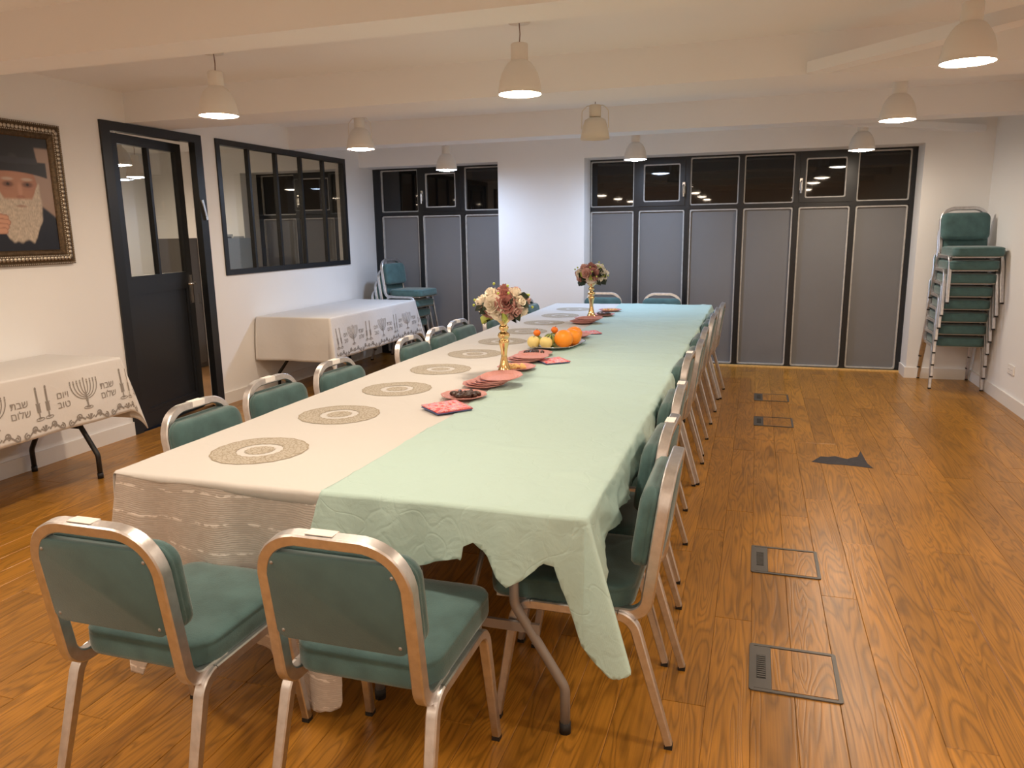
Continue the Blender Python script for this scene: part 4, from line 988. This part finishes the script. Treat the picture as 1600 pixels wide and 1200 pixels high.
# gold vases with rose bouquets
VP = [(.047, 0), (.047, .004), (.040, .012), (.026, .045), (.0175, .085), (.0155, .105), (.019, .135), (.026, .165), (.028, .178), (.022, .186), (.018, .190), (.029, .197), (.033, .208), (.029, .219), (.019, .226), (.016, .232), (.024, .240), (.027, .249), (.022, .258), (.017, .264), (.020, .272), (.040, .292), (.045, .297), (.040, .296), (.012, .28)]
def rose_me(r, m, seed):
    q = random.Random(seed); mb = MB()
    for lay, (n, rad, hh, op) in enumerate(((3, .22, .55, .10), (4, .45, .62, .30), (5, .72, .60, .55), (6, 1.0, .48, .95))):
        for k in range(n):
            a0 = 2 * pi * k / n + lay * .7 + q.uniform(-.15, .15); sp = 2 * pi / n * .72
            def fn(u, v):
                a = a0 + (u - .5) * 2 * sp; prof_r = r * rad * (.25 + .75 * v ** .7 + op * .25 * max(0, v - .7)); edge = 1 - .30 * (2 * abs(u - .5)) ** 2.5
                z = r * (hh * 1.5 * v * edge - op * .45 * max(0, v - .6) - .25 - .22 * lay); return (prof_r * cos(a), prof_r * sin(a), z + r * .04 * sin(u * 9 + k))
            mb.grid(fn, 6, 5)
    mb.lathe([(1e-5, -.8 * r), (.3 * r, -.75 * r), (.42 * r, -.55 * r), (.15 * r, -.2 * r)], 8, cap=False)
    me = mb.mesh('rose'); me.materials.append(MATS[m]); return me
ROSE = {m: [rose_me(.046, m, s) for s in (1, 2)] for m in ('rose_cream', 'rose_mauve', 'rose_blush')}
lm = MB(); lm.grid(lambda u, v: ((u - .5) * .034 * sin(pi * min(.98, v + .04)) ** .8, v * .062, .006 * sin(v * 2.4) - .02 * (u - .5) ** 2 * 8 - .01 * v * v), 4, 6)
LEAF = {}
for m in ('leaf_dark', 'leaf_lime'):
    me = lm.mesh('leaf'); me.materials.append(MATS[m]); LEAF[m] = me
BUD = {}
me = MB().lathe(sph(.0075, 6), 8, cap=False).mesh('bud'); me.materials.append(MATS['leaf_lime']); BUD = me
def orient(o, d, spin):
    o.rotation_mode = 'QUATERNION'; o.rotation_quaternion = Vector(d).to_track_quat('Z', 'Y') @ Matrix.Rotation(spin, 3, 'Z').to_quaternion()
def bouquet(x, y, z, label, seed, R=.106):
    t = thing('rose_bouquet', label, 'flowers', (x, y, z)); q = random.Random(seed); C0 = Vector((0, 0, .045)); i = 0
    seq = ['rose_cream', 'rose_mauve', 'rose_blush', 'rose_cream', 'rose_mauve', 'rose_cream']
    for el, n in ((90, 1), (50, 6), (12, 9), (-20, 8)):
        for k in range(n):
            a = 2 * pi * k / n + el * .31 + q.uniform(-.1, .1); e = math.radians(el + q.uniform(-5, 5)); d = Vector((cos(a) * cos(e), sin(a) * cos(e), sin(e)))
            m = seq[(i * 5 + seed) % 6]; i += 1
            o = bpy.data.objects.new('rose', q.choice(ROSE[m])); COL.objects.link(o); o.parent = t; s = R * (1.0 if el > 0 else .92)
            o.location = C0 + Vector((d.x * s * 1.16, d.y * s * 1.16, d.z * s * .80)); orient(o, d, q.uniform(0, 6)); sc = q.uniform(1.0, 1.18); o.scale = (sc, sc, sc)
    for k in range(20):
        a = q.uniform(0, 6.28); e = math.radians(q.uniform(-30, 35)); d = Vector((cos(a) * cos(e), sin(a) * cos(e), sin(e)))
        o = bpy.data.objects.new('leaf', LEAF['leaf_dark' if k % 5 else 'leaf_lime']); COL.objects.link(o); o.parent = t; o.location = C0 + d * R * .74
        o.rotation_mode = 'QUATERNION'; o.rotation_quaternion = (d + Vector((0, 0, q.uniform(-.2, .3)))).to_track_quat('Y', 'Z') @ Matrix.Rotation(q.uniform(-.6, .6), 3, 'Y').to_quaternion()
    for k in range(12):
        a = q.uniform(0, 6.28); e = math.radians(q.uniform(-10, 80)); d = Vector((cos(a) * cos(e), sin(a) * cos(e), sin(e)))
        o = bpy.data.objects.new('bud', BUD); COL.objects.link(o); o.parent = t; o.location = C0 + Vector((d.x * 1.3, d.y * 1.3, d.z)) * R * 1.12
    MB().lathe([(.008, -.06), (.012, -.02), (.035, .02), (.05, .05)], 10).build('stem_bundle', 'leaf_dark', t)
    return t
def vase(x, y, z, label):
    t = thing('gold_vase', label, 'vase', (x, y, z)); MB().lathe(VP, 36, cap=True).build('vase_body', 'gold', t); return t
vase(-1.25, 3.775, ZT_ + .001, 'tall polished gold vase standing near us in the middle of the table')
bouquet(-1.25, 3.775, ZT_ + .322, 'round bouquet of cream and mauve roses in the near gold vase', 1)
vase(-1.337, 6.46, ZT_, 'polished gold vase at the far part of the table')
bouquet(-1.337, 6.46, ZT_ + .322, 'round bouquet of cream and mauve roses in the far gold vase', 4)
